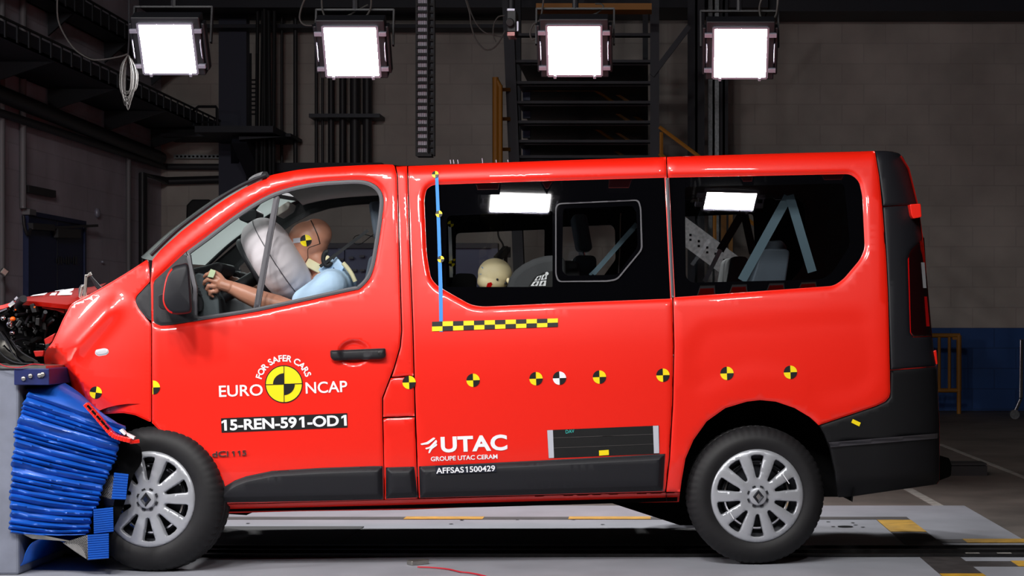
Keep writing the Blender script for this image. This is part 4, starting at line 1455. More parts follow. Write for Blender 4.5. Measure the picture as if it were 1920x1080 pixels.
def seat(nm, top, foot, y0, y1, head=None, thick=46, m=None, lab=None, cush=True):
    m = m or M['seat']
    """backrest from its top edge pixel to the seat hinge pixel; cushion ahead of it"""
    (tx, ty), (fx, fy) = top, foot
    mb = MB()
    vprism(mb, rnd([(tx - thick * .30, ty), (tx + thick * .30, ty + 1), (fx + thick * .55, fy), (fx - thick * .5, fy)], [12, 12, 6, 6], 4), y0, y1)
    b = mb.build(nm, m, van, frame='van', bevel=.03, seg=3, smooth=50, label=lab)
    if head:
        mb = MB()
        (hx0, hy0), (hx1, hy1) = head
        vprism(mb, rnd([(hx0, hy0), (hx1 - 4, hy0 - 2), (hx1 + 8, hy1), (hx0 + 12, hy1)], 10, 4), y0 + .10, y1 - .10)
        mb.build('headrest', m, b, frame='van', bevel=.03, seg=3, smooth=50)
        mb = MB()
        for q in (.35, .65): mb.tube([V((hx0 + hx1) / 2 + 4, hy1 - 6, y0 + (y1 - y0) * q), V(tx, ty + 10, y0 + (y1 - y0) * q)], .007, 6)
        build_each(mb, 'headrest_post', M['chrome'], b, frame='van')
    if cush:
        mb = MB()
        vprism(mb, rnd([(fx - 170, fy - 26), (fx + 6, fy - 14), (fx + 6, fy + 36), (fx - 165, fy + 26)], 10, 3), y0, y1)
        vprism(mb, [(fx - 140, fy + 26), (fx, fy + 36), (fx, 890), (fx - 140, 890)], y0 + .05, y1 - .05)
        mb.build('seat_cushion', m, b, frame='van', bevel=.03, seg=3, smooth=50)
    return b


seat('driver_seat', (706, 478), (668, 735), .22, .70, ((690, 378), (722, 452)))
seat('passenger_seat', (712, 480), (660, 715), 1.05, 1.75, None)
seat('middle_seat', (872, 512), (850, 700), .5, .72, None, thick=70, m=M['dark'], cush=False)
seat('middle_bench_seat', (1098, 478), (1075, 690), 1.18, 1.70, ((1072, 402), (1104, 470)), thick=70)
seat('middle_bench_seat', (1068, 488), (1060, 690), .80, 1.16, None, thick=60, m=M['fabric'])
seat('rear_bench_seat', (1456, 466), (1400, 690), .55, 1.0, None, thick=88, m=M['seat'])
seat('rear_bench_seat', (1388, 480), (1360, 690), 1.25, 1.7, None, thick=56, m=M['fabric'])
mb = MB()
vprism(mb, rnd([(1436, 452), (1466, 450), (1476, 462), (1474, 476), (1440, 478), (1432, 464)], 5, 3), .62, .92)
mb.build('rear_headrest', M['seat'], van, frame='van', bevel=.02)


def ribbon(mb, a, b, w, y0, y1, mi=0):
    a = np.array(a, float); b = np.array(b, float); d = (b - a) / np.hypot(*(b - a)); n = np.array([-d[1], d[0]]) * w / 2
    mb.add([V(*(a - n), y0), V(*(a + n), y0), V(*(b + n), y1), V(*(b - n), y1)], [(0, 1, 2, 3)], mi)


mb = MB()
ribbon(mb, (1478, 368), (1391, 526), 17, .30, .34); ribbon(mb, (1480, 366), (1523, 510), 17, .29, .32)
ribbon(mb, (1194, 420), (1112, 514), 9, .34, .40); ribbon(mb, (1190, 430), (1106, 516), 5, .36, .42)
build_each(mb, 'seat_belt', M['belt'], van, frame='van', recalc=False)
mb = MB()
ribbon(mb, (1393, 398), (1350, 470), 15, 1.62, 1.6); ribbon(mb, (1395, 398), (1412, 476), 15, 1.63, 1.6)
ribbon(mb, (600, 500), (690, 432), 6, .36, .30)
build_each(mb, 'dark_seat_belt', M['beltdk'], van, frame='van', recalc=False)
mb = MB()
ribbon(mb, (1351, 468), (1321, 528), 8, 1.6, 1.55)
mb.build('pale_seat_belt', M['grey'], van, frame='van', recalc=False)
mb = MB()
ribbon(mb, (843, 420), (846, 520), 6, 1.78, 1.80)
mb.build('far_tape_strip', M['white'], van, frame='van', recalc=False)
mb = MB()
for a, b in ((845, 420), (847, 494)):
    for k in range(4):
        q = pie(a, b, 6, 92 + 90 * k, 182 + 90 * k)
        mb.add([V(p[0], p[1], 1.76) for p in q], [tuple(range(len(q)))], k % 2)
mb.build('far_target_marker', [M['yellow'], M['ink']], van, frame='van', recalc=False)
mb = MB()
mb.tube([V(p[0], p[1], .5) for p in cr([(662, 448), (668, 442), (684, 440), (700, 444)], 4)], .002, 5)
mb.tube([V(p[0], p[1], .5) for p in cr([(662, 449), (664, 456), (675, 458), (700, 440)], 4)], .002, 5)
build_each(mb, 'loose_wire', M['ink'], van, frame='van')

# ================================================================== THE DRIVER DUMMY
dum = thing('driver_dummy', 'adult crash test dummy in pale blue shirt slumped against the airbag', 'crash test dummy', VW(660, 720, .45), TH)
yc = .45


def dv(px, py, y): return VW(px, py, y)


def limb(mb, pts, rad, n=14):
    P = [Vector(p) for p in pts]
    # finer steps for a smooth taper
    q = []; r = []
    for i in range(len(P) - 1):
        for k in range(6):
            t = k / 6; q.append(P[i].lerp(P[i + 1], t)); r.append(rad[i] + (rad[i + 1] - rad[i]) * t)
    q.append(P[-1]); r.append(rad[-1])
    mb.tube(q, r, n)
    for p, rr in zip(P, rad): mb.ball(p, rr, nu=14, nv=8)


def ell(mb, a, b, y, rx, ry, rz, tilt=0):
    R = Matrix.Rotation(TH, 3, 'Z') @ Matrix.Rotation(tilt, 3, 'Y')
    mb.ball(dv(a, b, y), (rx, ry, rz), R=R, nu=28, nv=18)


body = MB()
# head: cranium, face, jaw, nose
ell(body, 578, 452, yc, .102, .078, .100, -.25)
ell(body, 566, 470, yc, .078, .068, .100, -.35)
ell(body, 572, 490, yc, .062, .058, .050, .2)
ell(body, 541, 474, yc, .016, .014, .022, -.3)
ell(body, 592, 440, yc, .080, .074, .080, 0)
limb(body, [dv(592, 485, yc), dv(607, 515, yc)], [.058, .058])
# trunk
ell(body, 622, 575, yc, .125, .17, .17, -.25); ell(body, 640, 640, yc, .12, .155, .17, -.2); ell(body, 655, 690, yc, .12, .165, .12)
ell(body, 612, 530, yc, .085, .14, .06, -.3)
for sgn, ya in ((-1, .245), (1, .655)):
    limb(body, [dv(622, 535, yc + sgn * .12), dv(620, 540, ya), dv(553, 583, ya - .0 + sgn * .03)], [.07, .066, .046])
    limb(body, [dv(654, 690, yc + sgn * .09), dv(510, 690, yc + sgn * .12), dv(430, 810, yc + sgn * .10), dv(400, 825, yc + sgn * .10)], [.085, .062, .045, .04])
# forearms
limb(body, [dv(553, 583, .215), dv(520, 572, .21), dv(490, 564, .205), dv(455, 549, .20), dv(428, 537, .195)], [.046, .050, .050, .042, .031])
limb(body, [dv(553, 583, .685), dv(500, 560, .70), dv(440, 530, .68)], [.046, .046, .031])
skin = remeshed(body, .006, 5)
db = skin.build('body', M['skin'], dum, smooth=80)
# hands
for hy, off in ((.19, (0, 0)), (.675, (14, -6))):
    hand = MB()

    def hp(a, b, y=0): return dv(a + off[0], b + off[1], hy + y)
    limb(hand, [hp(430, 538), hp(417, 534)], [.030, .030], 12)
    for a, b, y in ((404, 518, .004), (401, 527, 0), (402, 537, .002), (405, 546, .008)):
        limb(hand, [hp(420, 534), hp((a + 420) / 2, (b + 532) / 2, y), hp(a, b, y)], [.022, .017, .0135], 10)
    for pts in ([(404, 518, .004), (394, 513, -.004), (387, 515, .002), (383, 519, .012)], [(401, 527, 0), (390, 524, -.008), (384, 528, 0), (382, 533, .012)],
                [(402, 537, .002), (391, 536, -.004), (388, 542, .004), (392, 547, .014)], [(405, 546, .008), (396, 547, .004), (394, 552, .012), (399, 556, .02)]):
        limb(hand, [hp(*p) for p in pts], [.0115, .0105, .0095, .0075], 10)
    limb(hand, [hp(418, 526, .006), hp(411, 516, .014), hp(402, 510, .012), hp(394, 510, .008)], [.015, .0125, .0105, .008], 10)
    remeshed(hand, .0028, 3).build('hand', M['skin'], dum, smooth=80)
mb = MB()
q = [(389, 519), (395, 504), (405, 508), (400, 521)]
a_ = [dv(p[0], p[1], .165) for p in q]; b_ = [dv(p[0], p[1], .20) for p in q]
mb.prism(a_, b_)
mb.build('finger_tape', mat('greenish_paper_tape', (206, 222, 180), .8), dum, bevel=.002)
# shirt: torso and short sleeves a little outside the body
sh = MB()
ell(sh, 622, 575, yc, .136, .182, .18, -.25); ell(sh, 640, 640, yc, .13, .166, .18, -.2); ell(sh, 655, 680, yc, .13, .175, .10)
ell(sh, 614, 530, yc, .090, .15, .062, -.3); ell(sh, 645, 527, yc, .058, .15, .078, -.5)
for sgn, ya in ((-1, .245), (1, .655)):
    limb(sh, [dv(622, 533, yc + sgn * .12), dv(620, 537, ya), dv(572, 565, ya - .0 + sgn * .02)], [.08, .080, .066])
shirt = remeshed(sh, .008, 6).build('shirt', M['shirt'], dum, smooth=80, label='pale blue short-sleeved shirt')
mb = MB()
for k, (pa, pb) in enumerate((((602, 512), (626, 488)), ((626, 488), (642, 508)))):
    mb.bar(dv(pa[0], pa[1], yc - .062 - .01 * k), dv(pb[0], pb[1], yc - .075 - .03 * k), .012, .05)
mb.build('shirt_collar', M['shirt'], dum, bevel=.005)
mb = MB()
p0, p1 = dv(589, 495, yc), dv(600, 503, yc)
R_ = Matrix.Rotation(TH, 3, 'Z') @ Matrix.Rotation(.50, 3, 'Y')
mm = Matrix.Translation(dv(592, 500, yc)) @ R_.to_4x4()
mb.lathe([(.066, -.022), (.071, -.018), (.071, .018), (.066, .022)], mm, 40)
mb.build('neck_collar', M['collar'], dum, smooth=50, label='cream foam collar')
# ring-shaped black neck joint
mb = MB()
mb.tube([dv(614 + 7.5 * math.cos(t), 485 + 13 * math.sin(t), yc - .085) for t in np.linspace(.5, 4.9, 25)], .012, 8)
mb.ball(dv(613.5, 487, yc - .080), (.016, .012, .022), mi=1)
mb.build('neck_cable_ring', [M['beltdk'], M['collar']], dum, smooth=60)
# rear skull cap seam, jaw seam and head target
mb = MB()


def on_head(a, b, lift=.002):
    """drop a point onto the near side of the body mesh"""
    inv = OBM[dum.name].inverted()
    o = dv(a, b, .05); t = dv(a, b, .8)
    oi, ti = inv @ o, inv @ t
    ok, loc, nor, ix = db.ray_cast(oi, (ti - oi).normalized())
    w = OBM[dum.name] @ loc if ok else dv(a, b, yc - .06)
    return w + (o - t).normalized() * lift


mb.tube([on_head(a, b, .0005) for a, b in cr([(583, 413.5), (590, 428), (596, 442), (600, 457)], 5)], .0028, 6)
mb.tube([on_head(a, b, .0005) for a, b in cr([(600, 457), (588, 461), (578, 466), (577, 478), (577, 484), (569, 496)], 5)], .0015, 6)
mb.build('head_seam', M['ink'], dum, smooth=60)
mb = MB()
for k in range(4):
    q = pie(573.5, 451, 11, -82 + 90 * k, 8 + 90 * k)
    mb.add([on_head(p[0], p[1]) for p in q], [tuple(range(len(q)))], k % 2)
mb.build('head_target_marker', [M['ink'], M['yellow']], dum, recalc=False, label='target sticker on the side of the head')
mb = MB()
mb.add([on_head(a, b, .003) for a, b in ((540, 449), (552, 447), (563, 445.5), (563, 454.5), (552, 456), (541, 457.5))], [(0, 1, 4, 5), (1, 2, 3, 4)], 0)
mb.add([on_head(a, b, .004) for a, b in ((538, 450), (545, 449.5), (545, 457), (540, 457.5))], [(0, 1, 2, 3)], 1)
mb.build('head_tape', [M['grey'], M['lens_red']], dum, recalc=False)
mb = MB()
mb.tube([dv(a, b, .30) for a, b in cr([(643, 493), (652, 503), (660, 515), (666, 528)], 4)], .011, 8)
mb.build('back_strap', M['collar'], dum, smooth=60)

# ================================================================== CHILD DUMMY AND CHILD SEAT
cd = thing('child_dummy', 'small cream-headed child dummy seated behind the middle window', 'crash test dummy', VW(935, 690, .5), TH)
cb = MB()
ell(cb, 928, 513, .5, .086, .072, .078, 0); ell(cb, 924, 526, .5, .078, .066, .06, 0); ell(cb, 899, 530, .5, .012, .012, .014, 0)
ell(cb, 953, 526, .432, .010, .012, .016, 0)
limb(cb, [dv(930, 535, .5), dv(934, 565, .5)], [.04, .045])
ell(cb, 938, 605, .5, .08, .12, .13, -.1); ell(cb, 945, 660, .5, .08, .11, .08)
for s_ in (-1, 1):
    limb(cb, [dv(936, 575, .5 + s_ * .1), dv(925, 620, .5 + s_ * .15), dv(885, 640, .5 + s_ * .13)], [.036, .030, .024])
    limb(cb, [dv(942, 662, .5 + s_ * .06), dv(860, 662, .5 + s_ * .08), dv(835, 730, .5 + s_ * .08)], [.055, .042, .03])
cbm = remeshed(cb, .005, 4).build('body', M['cream'], cd, smooth=80)


def on_child(a, b, lift=.002):
    inv = OBM[cd.name].inverted()
    o = dv(a, b, .2); t = dv(a, b, .8)
    oi, ti = inv @ o, inv @ t
    ok, loc, nor, ix = cbm.ray_cast(oi, (ti - oi).normalized())
    w = OBM[cd.name] @ loc if ok else dv(a, b, .44)
    return w + (o - t).normalized() * lift


mb = MB()
q = [(912, 538), (914, 531), (921, 529), (923.5, 533), (920, 539)]
mb.add([on_child(*p) for p in q], [tuple(range(5))])
mb.build('red_paint_mark', M['lens_red'], cd, recalc=False)
mb = MB()
mb.ball(on_child(932.5, 524, 0), .006); mb.ball(on_child(948, 531, 0), .008)
build_each(mb, 'head_bolt', M['steel'], cd)
mb = MB()
q = [(898, 514), (903, 500), (906, 502), (902, 515)]
mb.add([on_child(*p) for p in q], [(0, 1, 2, 3)])
mb.build('blue_face_tape', M['tape'], cd, recalc=False)
cs = thing('child_restraint', 'dark grey winged child seat beside the small cream dummy', 'child seat', VW(990, 700, .5), TH)
mb = MB()
o_ = [(952, 560), (951, 538), (955, 522), (965, 508), (980, 496), (1000, 486), (1022, 480), (1046, 478), (1060, 484), (1062, 560)]
a_ = [dv(p[0], p[1], .30) for p in o_]; b_ = [dv(p[0], p[1], .40) for p in o_]
mb.prism(a_, b_)
a_ = [dv(p[0], p[1], .62) for p in o_]; b_ = [dv(p[0], p[1], .72) for p in o_]
mb.prism(a_, b_)
mb.build('seat_wing', M['fabric'], cs, bevel=.03, seg=4, smooth=60)
mb = MB()
a_ = [dv(*p) for p in ((985, 500, .36), (1040, 490, .36), (1040, 700, .36), (990, 700, .36))]; b_ = [dv(*p) for p in ((985, 500, .66), (1040, 490, .66), (1040, 700, .66), (990, 700, .66))]
mb.prism(a_, b_)
a_ = [dv(*p) for p in ((880, 672, .32), (990, 668, .32), (990, 720, .32), (885, 720, .32))]; b_ = [dv(*p) for p in ((880, 672, .7), (990, 668, .7), (990, 720, .7), (885, 720, .7))]
mb.prism(a_, b_)
mb.build('seat_shell', M['black'], cs, bevel=.02, seg=3, smooth=60)
mb = MB()


def lq(u, w): return (994 + 26 * u + 8 * w * .2, 537 - 15 * u - 0 + (w - .5) * 2 * 6 - 4)


L0, L1, L2, L3 = (993, 537), (1007, 518), (1027, 512), (1024, 537)
mb.add([dv(a, b, .288) for a, b in ((990, 538), (1002, 520), (1018, 511), (1036, 508), (1038, 538))], [(0, 1, 2, 3, 4)], 0)
for i in range(2):
    for j in range(2):
        bl = lambda u, w: (np.array(L0) * (1 - u) * (1 - w) + np.array(L3) * u * (1 - w) + np.array(L2) * u * w + np.array(L1) * (1 - u) * w)
        g = .04
        q = [bl(i / 2 + g, j / 2 + g), bl((i + 1) / 2 - g, j / 2 + g), bl((i + 1) / 2 - g, (j + 1) / 2 - g), bl(i / 2 + g, (j + 1) / 2 - g)]
        mb.add([dv(p[0], p[1], .284) for p in q], [(0, 1, 2, 3)], 1)
        q0 = bl(i / 2 + .2, j / 2 + .15); q1 = bl(i / 2 + .28, j / 2 + .38)
        mb.bar(dv(*q0, .282), dv(*q1, .282), .004, .006, mi=0)
mb.add([dv(p[0], p[1], .284) for p in circle(1025.5, 513, 3.2, 12)], [tuple(range(12))], 1)
mb.build('instruction_label', [M['ink'], M['white']], cs, recalc=False, label='white picture label on the seat wing')

# ================================================================== THE HALL
LX, BY, RX, TOPZ = -6.08, 16.5, 15.0, 7.6


def structure(name, mb, m, **kw):
    return mb.build(name, m, kind='structure', **kw)


structure('floor', MB().box((LX - .2, -9.6, -.25), (RX, BY + .2, -.02)), M['floor'])
structure('wall_left', MB().box((LX - .2, -9.6, -.02), (LX, BY + .2, TOPZ)), M['wl'])
structure('wall_back', MB().box((LX, BY, -.02), (RX, BY + .2, TOPZ)), M['wb'])
structure('ceiling', MB().box((LX - .2, -9.6, TOPZ), (RX, BY + .2, TOPZ + .2)), M['cement'])
# raised steel test pad, its joints and hazard paint, the tow rail
PX = 2.67
pad = structure('floor_test_pad', MB().box((LX + .3, -2.6, -.02), (PX, 3.02, 0)), M['pad'])


def mark(name, rects, m, z=.0025):
    mb = MB()
    for x0, y0, x1, y1 in rects: mb.box((x0, y0, z - .0035), (x1, y1, z))
    return structure(name, mb, m)


mark('floor_marking', [(-5.5, 2.17, 2.2, 2.31), (2.0, -2.5, 2.2, 2.17), (2.2, 1.0, PX, 1.16), (2.2, .05, PX, .24)], M['padline'])
ylw = [(2.0, 1.5, 2.2, 2.12), (2.0, -.6, 2.2, -.22), (2.0, -1.8, 2.2, -1.2), (2.34, 1.0, PX, 1.16), (2.42, .05, PX, .24)]
ylw += [(-.81, 2.17, -.34, 2.31), (.17, 2.17, .66, 2.31)]
mark('floor_marking', ylw, M['hazard'], .0045)
wl_ = MB()
for a, b in (((1702, 917), (1760, 949)), ((1762, 833), (1990, 923))):
    p, q = WZ(*a, -.02), WZ(*b, -.02)
    wl_.bar(p, q, .07 if a[0] < 1750 else .05, .006)
structure('floor_marking', wl_, M['linewhite'])
mb = MB()
mb.box((-5.6, .42, -.004), (RX - 1, .80, .004), 0)
for y_ in (.42, .60, .78): mb.box((-5.6, y_ - .012, .004), (RX - 1, y_ + .012, .016), 0)
for k in range(40):
    x_ = 2.25 + k * .16
    mb.box((x_, .50, .004), (x_ + .07, .55, .0055), 1)
mb.build('tow_rail', [M['rail'], M['linewhite']], label='dark steel tow rail set in the floor along the pad', cat='rail')
mb = MB()
mb.box((-4.2, .85, .0), (-.98, 1.76, .006)); mb.box((-.98, .85, 0), (1.1, 1.66, .004))
mb.build('rubber_mat', M['beltdk'], label='flat black mat on the pad under the van', cat='mat')
# small floor fittings: plugs in the plate
mb = MB()
for a, b in ((1585, 987), (1553, 978), (1599, 980), (1604, 984), (1562, 987), (1618, 988), (970, 974), (1075, 974), (1130, 983), (866, 975), (846, 982), (465, 981)):
    p = WZ(a, b, .003)
    r_ = .045 if (a, b) == (1585, 987) else .013
    mb.add([p + Vector((r_ * math.cos(t), r_ * math.sin(t), 0)) for t in np.linspace(0, 2 * math.pi, 17)[:-1]], [tuple(range(16))])
mb.build('floor_marking', M['dark'], kind='structure', recalc=False)

# --- doors, rails, cabinets on the left wall
d0, d1 = WX(46, 404, LX), WX(150, 424, LX)
zt = d0.z
structure('door_1', MB().box((LX - .01, d0.y, 0), (LX + .04, d1.y, zt)).box((LX + .04, (d0.y + d1.y) / 2 - .006, 0), (LX + .045, (d0.y + d1.y) / 2 + .006, zt), 1), [M['doorb'], M['beam']])
fr = MB()
for y_ in (d0.y - .05, d1.y): fr.box((LX, y_, 0), (LX + .06, y_ + .05, zt + .05))
fr.box((LX, d0.y, zt), (LX + .06, d1.y, zt + .05))
structure('trim_1', fr, M['doorb'])
dc = MB()
p = WX(57, 424, LX + .08); q = WX(98, 427, LX + .08)
dc.bar(p, q, .06, .07)
dc.bar(q, WX(182, 423, LX + .1), .03, .03)
dc.bar(WX(105, 437, LX + .08), WX(148, 438, LX + .08), .05, .10)
dc.build('door_closer', M['pipedk'], label='dark closer arm across the top of the blue door', cat='door closer')
mb = MB()
for i_ in range(9):
    a = 105 + i_ * 4.6
    mb.bar(WX(a, 488, LX + .048), WX(a + 2.6, 489, LX + .048), .003, .09 if i_ % 3 else .05)
mb.build('door_plate', M['steel'], label='worn grey plate on the blue door', cat='plate')


def pipe(pts, r, m, label, name='wall_pipe', clips=True, group=None):
    mb = MB(); mb.tube(pts, r, 10)
    return mb.build(name, m, label=label, cat='pipe', smooth=50, group=group)


pipe([WX(3, -60, LX + .05), WX(3, 700, LX + .05)], .035, M['pipe'], 'thick pale conduit up the left wall at the picture edge')
p = WX(43, -40, LX + .05); q = WX(45, 391, LX + .05)
pipe([p, Vector((p.x, p.y, q.z))], .035, M['pipe'], 'pale conduit dropping to the junction box over the blue door')
p = WX(241, 275, LX + .05)
pipe([Vector((p.x, p.y, 3.3)), Vector((p.x, p.y, 0))], .03, M['pipe'], 'pale conduit on the left wall between door and corner')
b0 = WX(40, 391, LX); b1 = WX(53, 405, LX)
jb = MB().box((LX, b0.y, b1.z), (LX + .09, b1.y, b0.z)).build('junction_box', M['pipe'], label='small grey junction box above the blue door', cat='box', bevel=.01)
mb = MB()
mb.tube(cr([WX(44, 404, LX + .05), WX(46, 425, LX + .06), WX(52, 440, LX + .08), WX(57, 430, LX + .08)], 5), .018, 8)
mb.build('flexible_cable', M['pipedk'], label='black cable looping from junction box to door closer', cat='cable', smooth=60)
mb = MB()
a = WX(50, 354, LX + .03); b = WX(101, 364, LX + .03)
mb.bar(a, b, .05, .08)
mb.build('wall_rail', M['pipedk'], label='short dark rail on the left wall above the door', cat='rail')
mb = MB()
mb.ball(WX(183, 399, LX + .02), (.03, .05, .06)); mb.ball(WX(192, 491, LX + .02), (.02, .02, .02))
mb.build('wall_fixing', M['lug'], label='small pale fixing on the left wall beside the door', cat='fixing', smooth=60)
mb = MB()
mb.bar(WX(2, 506, LX + .15), WX(13, 514, LX + .2), .10, .07)
mb.build('hook_latch', M['alu'], label='shiny metal latch on the conduit at the left edge', cat='latch', bevel=.01)
# cable trays along the left wall
tz0 = 4.15


def tray(name, x0, x1, z0, z1, y0, y1, m, lab, rungs=True):
    mb = MB()
    mb.box((x0, y0, z0), (x1, y1, z0 + .02))
    mb.box((x1 - .03, y0, z0), (x1, y1, z1)); mb.box((x0, y0, z0), (x0 + .03, y1, z1))
    t = mb.build(name, m, label=lab, cat='cable tray')
    if rungs:
        r = MB(); y = y0 + .2
        while y < y1:
            r.box((x1, y, z0), (x1 + .012, y + .04, z1 + .03)); y += .32
        r.box((x1, y0, z1 + .02), (x1 + .02, y1, z1 + .04))
        r.build('tray_rungs', M['steel'], t)
    # brackets
    b = MB(); y = y0 + 1.2
    while y < y1 - .3:
        b.add([(x0, y, z0), (x1 - .05, y, z0), (x0, y, z0 - .25), (x0, y + .04, z0), (x1 - .05, y + .04, z0), (x0, y + .04, z0 - .25)],
              [(0, 1, 2), (5, 4, 3), (0, 3, 4, 1), (1, 4, 5, 2), (2, 5, 3, 0)]); y += 2.1
    build_each(b, 'tray_bracket', M['steel'], t)
    return t


tray('cable_tray', LX + .05, LX + .85, 3.78, 3.92, 2, BY - .01, M['beam'], 'wide dark cable tray running back along the left wall')
tray('cable_tray', LX + .05, LX + .38, 4.62, 4.8, 2, BY - .01, M['beam'], 'narrow upper cable tray on the left wall')
pipe([WX(-40, 160, LX + .12), WX(301, 296, LX + .12)], .085, M['pipedk'], 'thick dark pipe below the wide cable tray on the left wall')
a = WX(-40, 196, LX + .08)
zp = CZ - (313 - VPY) * (BY - .1 - CY) / F
pipe([Vector((a.x, a.y, zp)), Vector((LX + .08, BY - .12, zp)), W(462, 313, BY - .12)], .045, M['pipedk'], 'dark pipe turning the corner from left wall to back wall')
pL = WX(268, 326, LX + .1)
pipe([Vector((pL.x, pL.y, 0)), Vector((pL.x, pL.y, pL.z)), Vector((LX + .1, BY - .1, pL.z)), W(470, 335, BY - .1)], .055, M['pipedk'], 'dark drain pipe rising in the corner and bending right')

# --- back wall fittings


def bx(mb, x0, y0, x1, y1, Y0, Y1, mi=0):
    a = W(x0, y1, Y0); b = W(x1, y0, Y0)
    return mb.box((a.x, Y0, a.z), (b.x, Y1, b.z), mi)


mb = MB()
o_ = [(350, 385), (360, 374), (392, 374), (408, 384), (409, 415), (398, 428), (358, 428), (349, 415)]
mb.prism([W(p[0], p[1], BY - .25) for p in o_], [W(p[0], p[1], BY) for p in o_])
mb.build('wall_horn', M['beltdk'], label='black octagonal fitting on the back wall near the corner', cat='loudspeaker', bevel=.02)
mb = MB(); bx(mb, 326, 290, 462, 297, BY - .12, BY)
t_ = mb.build('perforated_rail', M['galv'], label='perforated grey cable rail on the back wall by the corner', cat='rail')
mb = MB()
for k in range(17): bx(mb, 330 + k * 7.6, 291.5, 334 + k * 7.6, 295, BY - .125, BY - .11)
mb.build('rail_slot', M['dark'], t_)
mb = MB(); bx(mb, 410, -30, 462, 420, BY - .2, BY)
mb.build('wall_pilaster', M['pilaster'], kind='structure')
for i, (x0, x1, Y, lab) in enumerate(((478, 517, 15.6, 'bundle of black cables rising beside the blue pillar'), (526, 531, 16.2, 'thinner of two dark pipes left of the duct group'), (550, 558, 16.2, 'thicker of two dark pipes left of the duct group'),
     (590, 596, 16.3, 'first slim pipe of the duct group on the back wall'), (602, 607, 16.3, 'second slim pipe of the duct group on the back wall'),
     (615, 627, 16.25, 'third duct of the group, black and narrow'), (636, 649, 16.25, 'fourth duct of the group, dark and narrow'), (656, 675, 16.25, 'fifth duct of the group, wide and brownish'), (680, 697, 16.2, 'last dark duct of the group on its right end'))):
    mb = MB()
    a, b = W(x0, 420, Y), W(x1, -60, Y)
    r_ = (b.x - a.x) / 2
    if i == 0:
        for k in range(7): mb.tube([(a.x + r_ * 2 * (k + .5) / 7, Y + .1 * math.sin(k * 2), 2.9), (a.x + r_ * 2 * (k + .5) / 7 + .05 * math.sin(k), Y + .1 * math.cos(k), b.z)], r_ / 5.5, 7)
        mb.build('cable_bundle', M['beltdk'], label=lab, cat='cables', smooth=50)
        continue
    mb.tube([((a.x + b.x) / 2, Y, W(x0, 345, Y).z), ((a.x + b.x) / 2, Y, b.z)], r_, 14)
    mb.build('wall_pipe', M['pipedk'], label=lab, cat='pipe', smooth=50)
mb = MB(); bx(mb, 579, 213, 712, 220, 16.0, 16.48)
mb.build('pipe_bracket', M['steel'], label='long horizontal bracket holding the duct group', cat='bracket')
mb = MB()
bx(mb, 365, 236, 512, 248, 14.8, 16.4); bx(mb, 300, 250, 545, 256, 15.6, 16.4)
mb.add([W(448, 256, 15), W(535, 256, 15), W(448, 262, 15), W(448, 256, 16.3), W(535, 256, 16.3), W(448, 262, 16.3)], [(0, 1, 2), (5, 4, 3), (0, 3, 4, 1), (1, 4, 5, 2), (2, 5, 3, 0)])
mb.bar(W(450, 256, 15.2), W(478, 320, 16), .2, .2)
mb.bar(W(440, 256, 15.6), W(440, 300, 16.3), .1, .1)
mb.build('steel_platform', M['beam'], label='dark steel platform high on the back wall', cat='platform')
mb = MB()
mb.tube([W(p[0], p[1], 15) for p in ((362, 236), (362, 208), (372, 200), (405, 200), (407, 204), (407, 236))], .02, 6)
mb.tube([W(p[0], p[1], 15) for p in ((378, 236), (378, 229), (407, 229))], .015, 6)
mb.build('tube_frame', M['steel'], label='thin tubular frame standing on the high platform', cat='frame')
mb = MB()
for k in range(9): mb.tube([W(470, 150 + k * 8, 15.2), W(481, 150 + k * 8, 15.2)], .012, 6)
for x_ in (470, 481): mb.tube([W(x_, 100, 15.2), W(x_, 236, 15.2)], .015, 6)
mb.build('wall_ladder', M['steel'], label='narrow dark ladder above the high platform', cat='ladder')
mb = MB(); bx(mb, 462, 305, 716, 322, 16.0, 16.48)
mb.build('pipe_bracket', M['beam'], label='dark ledge at the foot of the duct group, low behind the roof', cat='bracket')
# overhead beams
structure('trim_2', bx(MB(), 1440, -60, 2300, 21, 15.6, 16.45), M['beam'])
mb = MB(); bx(mb, 300, 45, 960, 52, 16.0, 16.4); bx(mb, -200, -60, 1440, 14, 15.4, 16.4)
structure('trim_3', mb, M['beam'])
mb = MB(); bx(mb, 1005, 6, 1222, 18, 11.0, 11.3)
mb.build('crane_beam', M['ystl'], label='yellow overhead beam above the steel stair tower', cat='beam')
# hanging cable chain
ch = thing('hanging_cable_chain', 'pale ladder-like cable chain hanging above the van roof', 'cable chain', W(797, 292, 8.0))
for (x0, x1, m_, n_, yy) in ((779, 803, M['chain'], 18, 8.0), (803.5, 815, M['steel'], 19, 8.06)):
    mb = MB()
    a = W(x0, 292, yy); b = W(x1, -70, yy)
    mb.box((a.x, yy, a.z), (a.x + .014, yy + .06, b.z)); mb.box((b.x - .014, yy, a.z), (b.x, yy + .06, b.z))
    y_ = 290.
    while y_ > -60:
        bx(mb, x0, y_ - 4.6, x1, y_, yy - .005, yy + .05); y_ -= 13.3
    sd = mb.build('chain_link', M['beltdk'], ch)
    mb = MB()
    nn = 6 if m_ is M['chain'] else 4
    for k in range(nn):
        x_ = x0 + 3 + (x1 - x0 - 6) * k / (nn - 1)
        bx(mb, x_ - 1.2, -60, x_ + 1.2, 288, yy + .03, yy + .05)
    mb.build('chain_cable', m_, ch)
mb = MB(); bx(mb, 781, 288, 809, 293, 7.95, 8.1); mb.build('chain_end', M['beltdk'], ch)

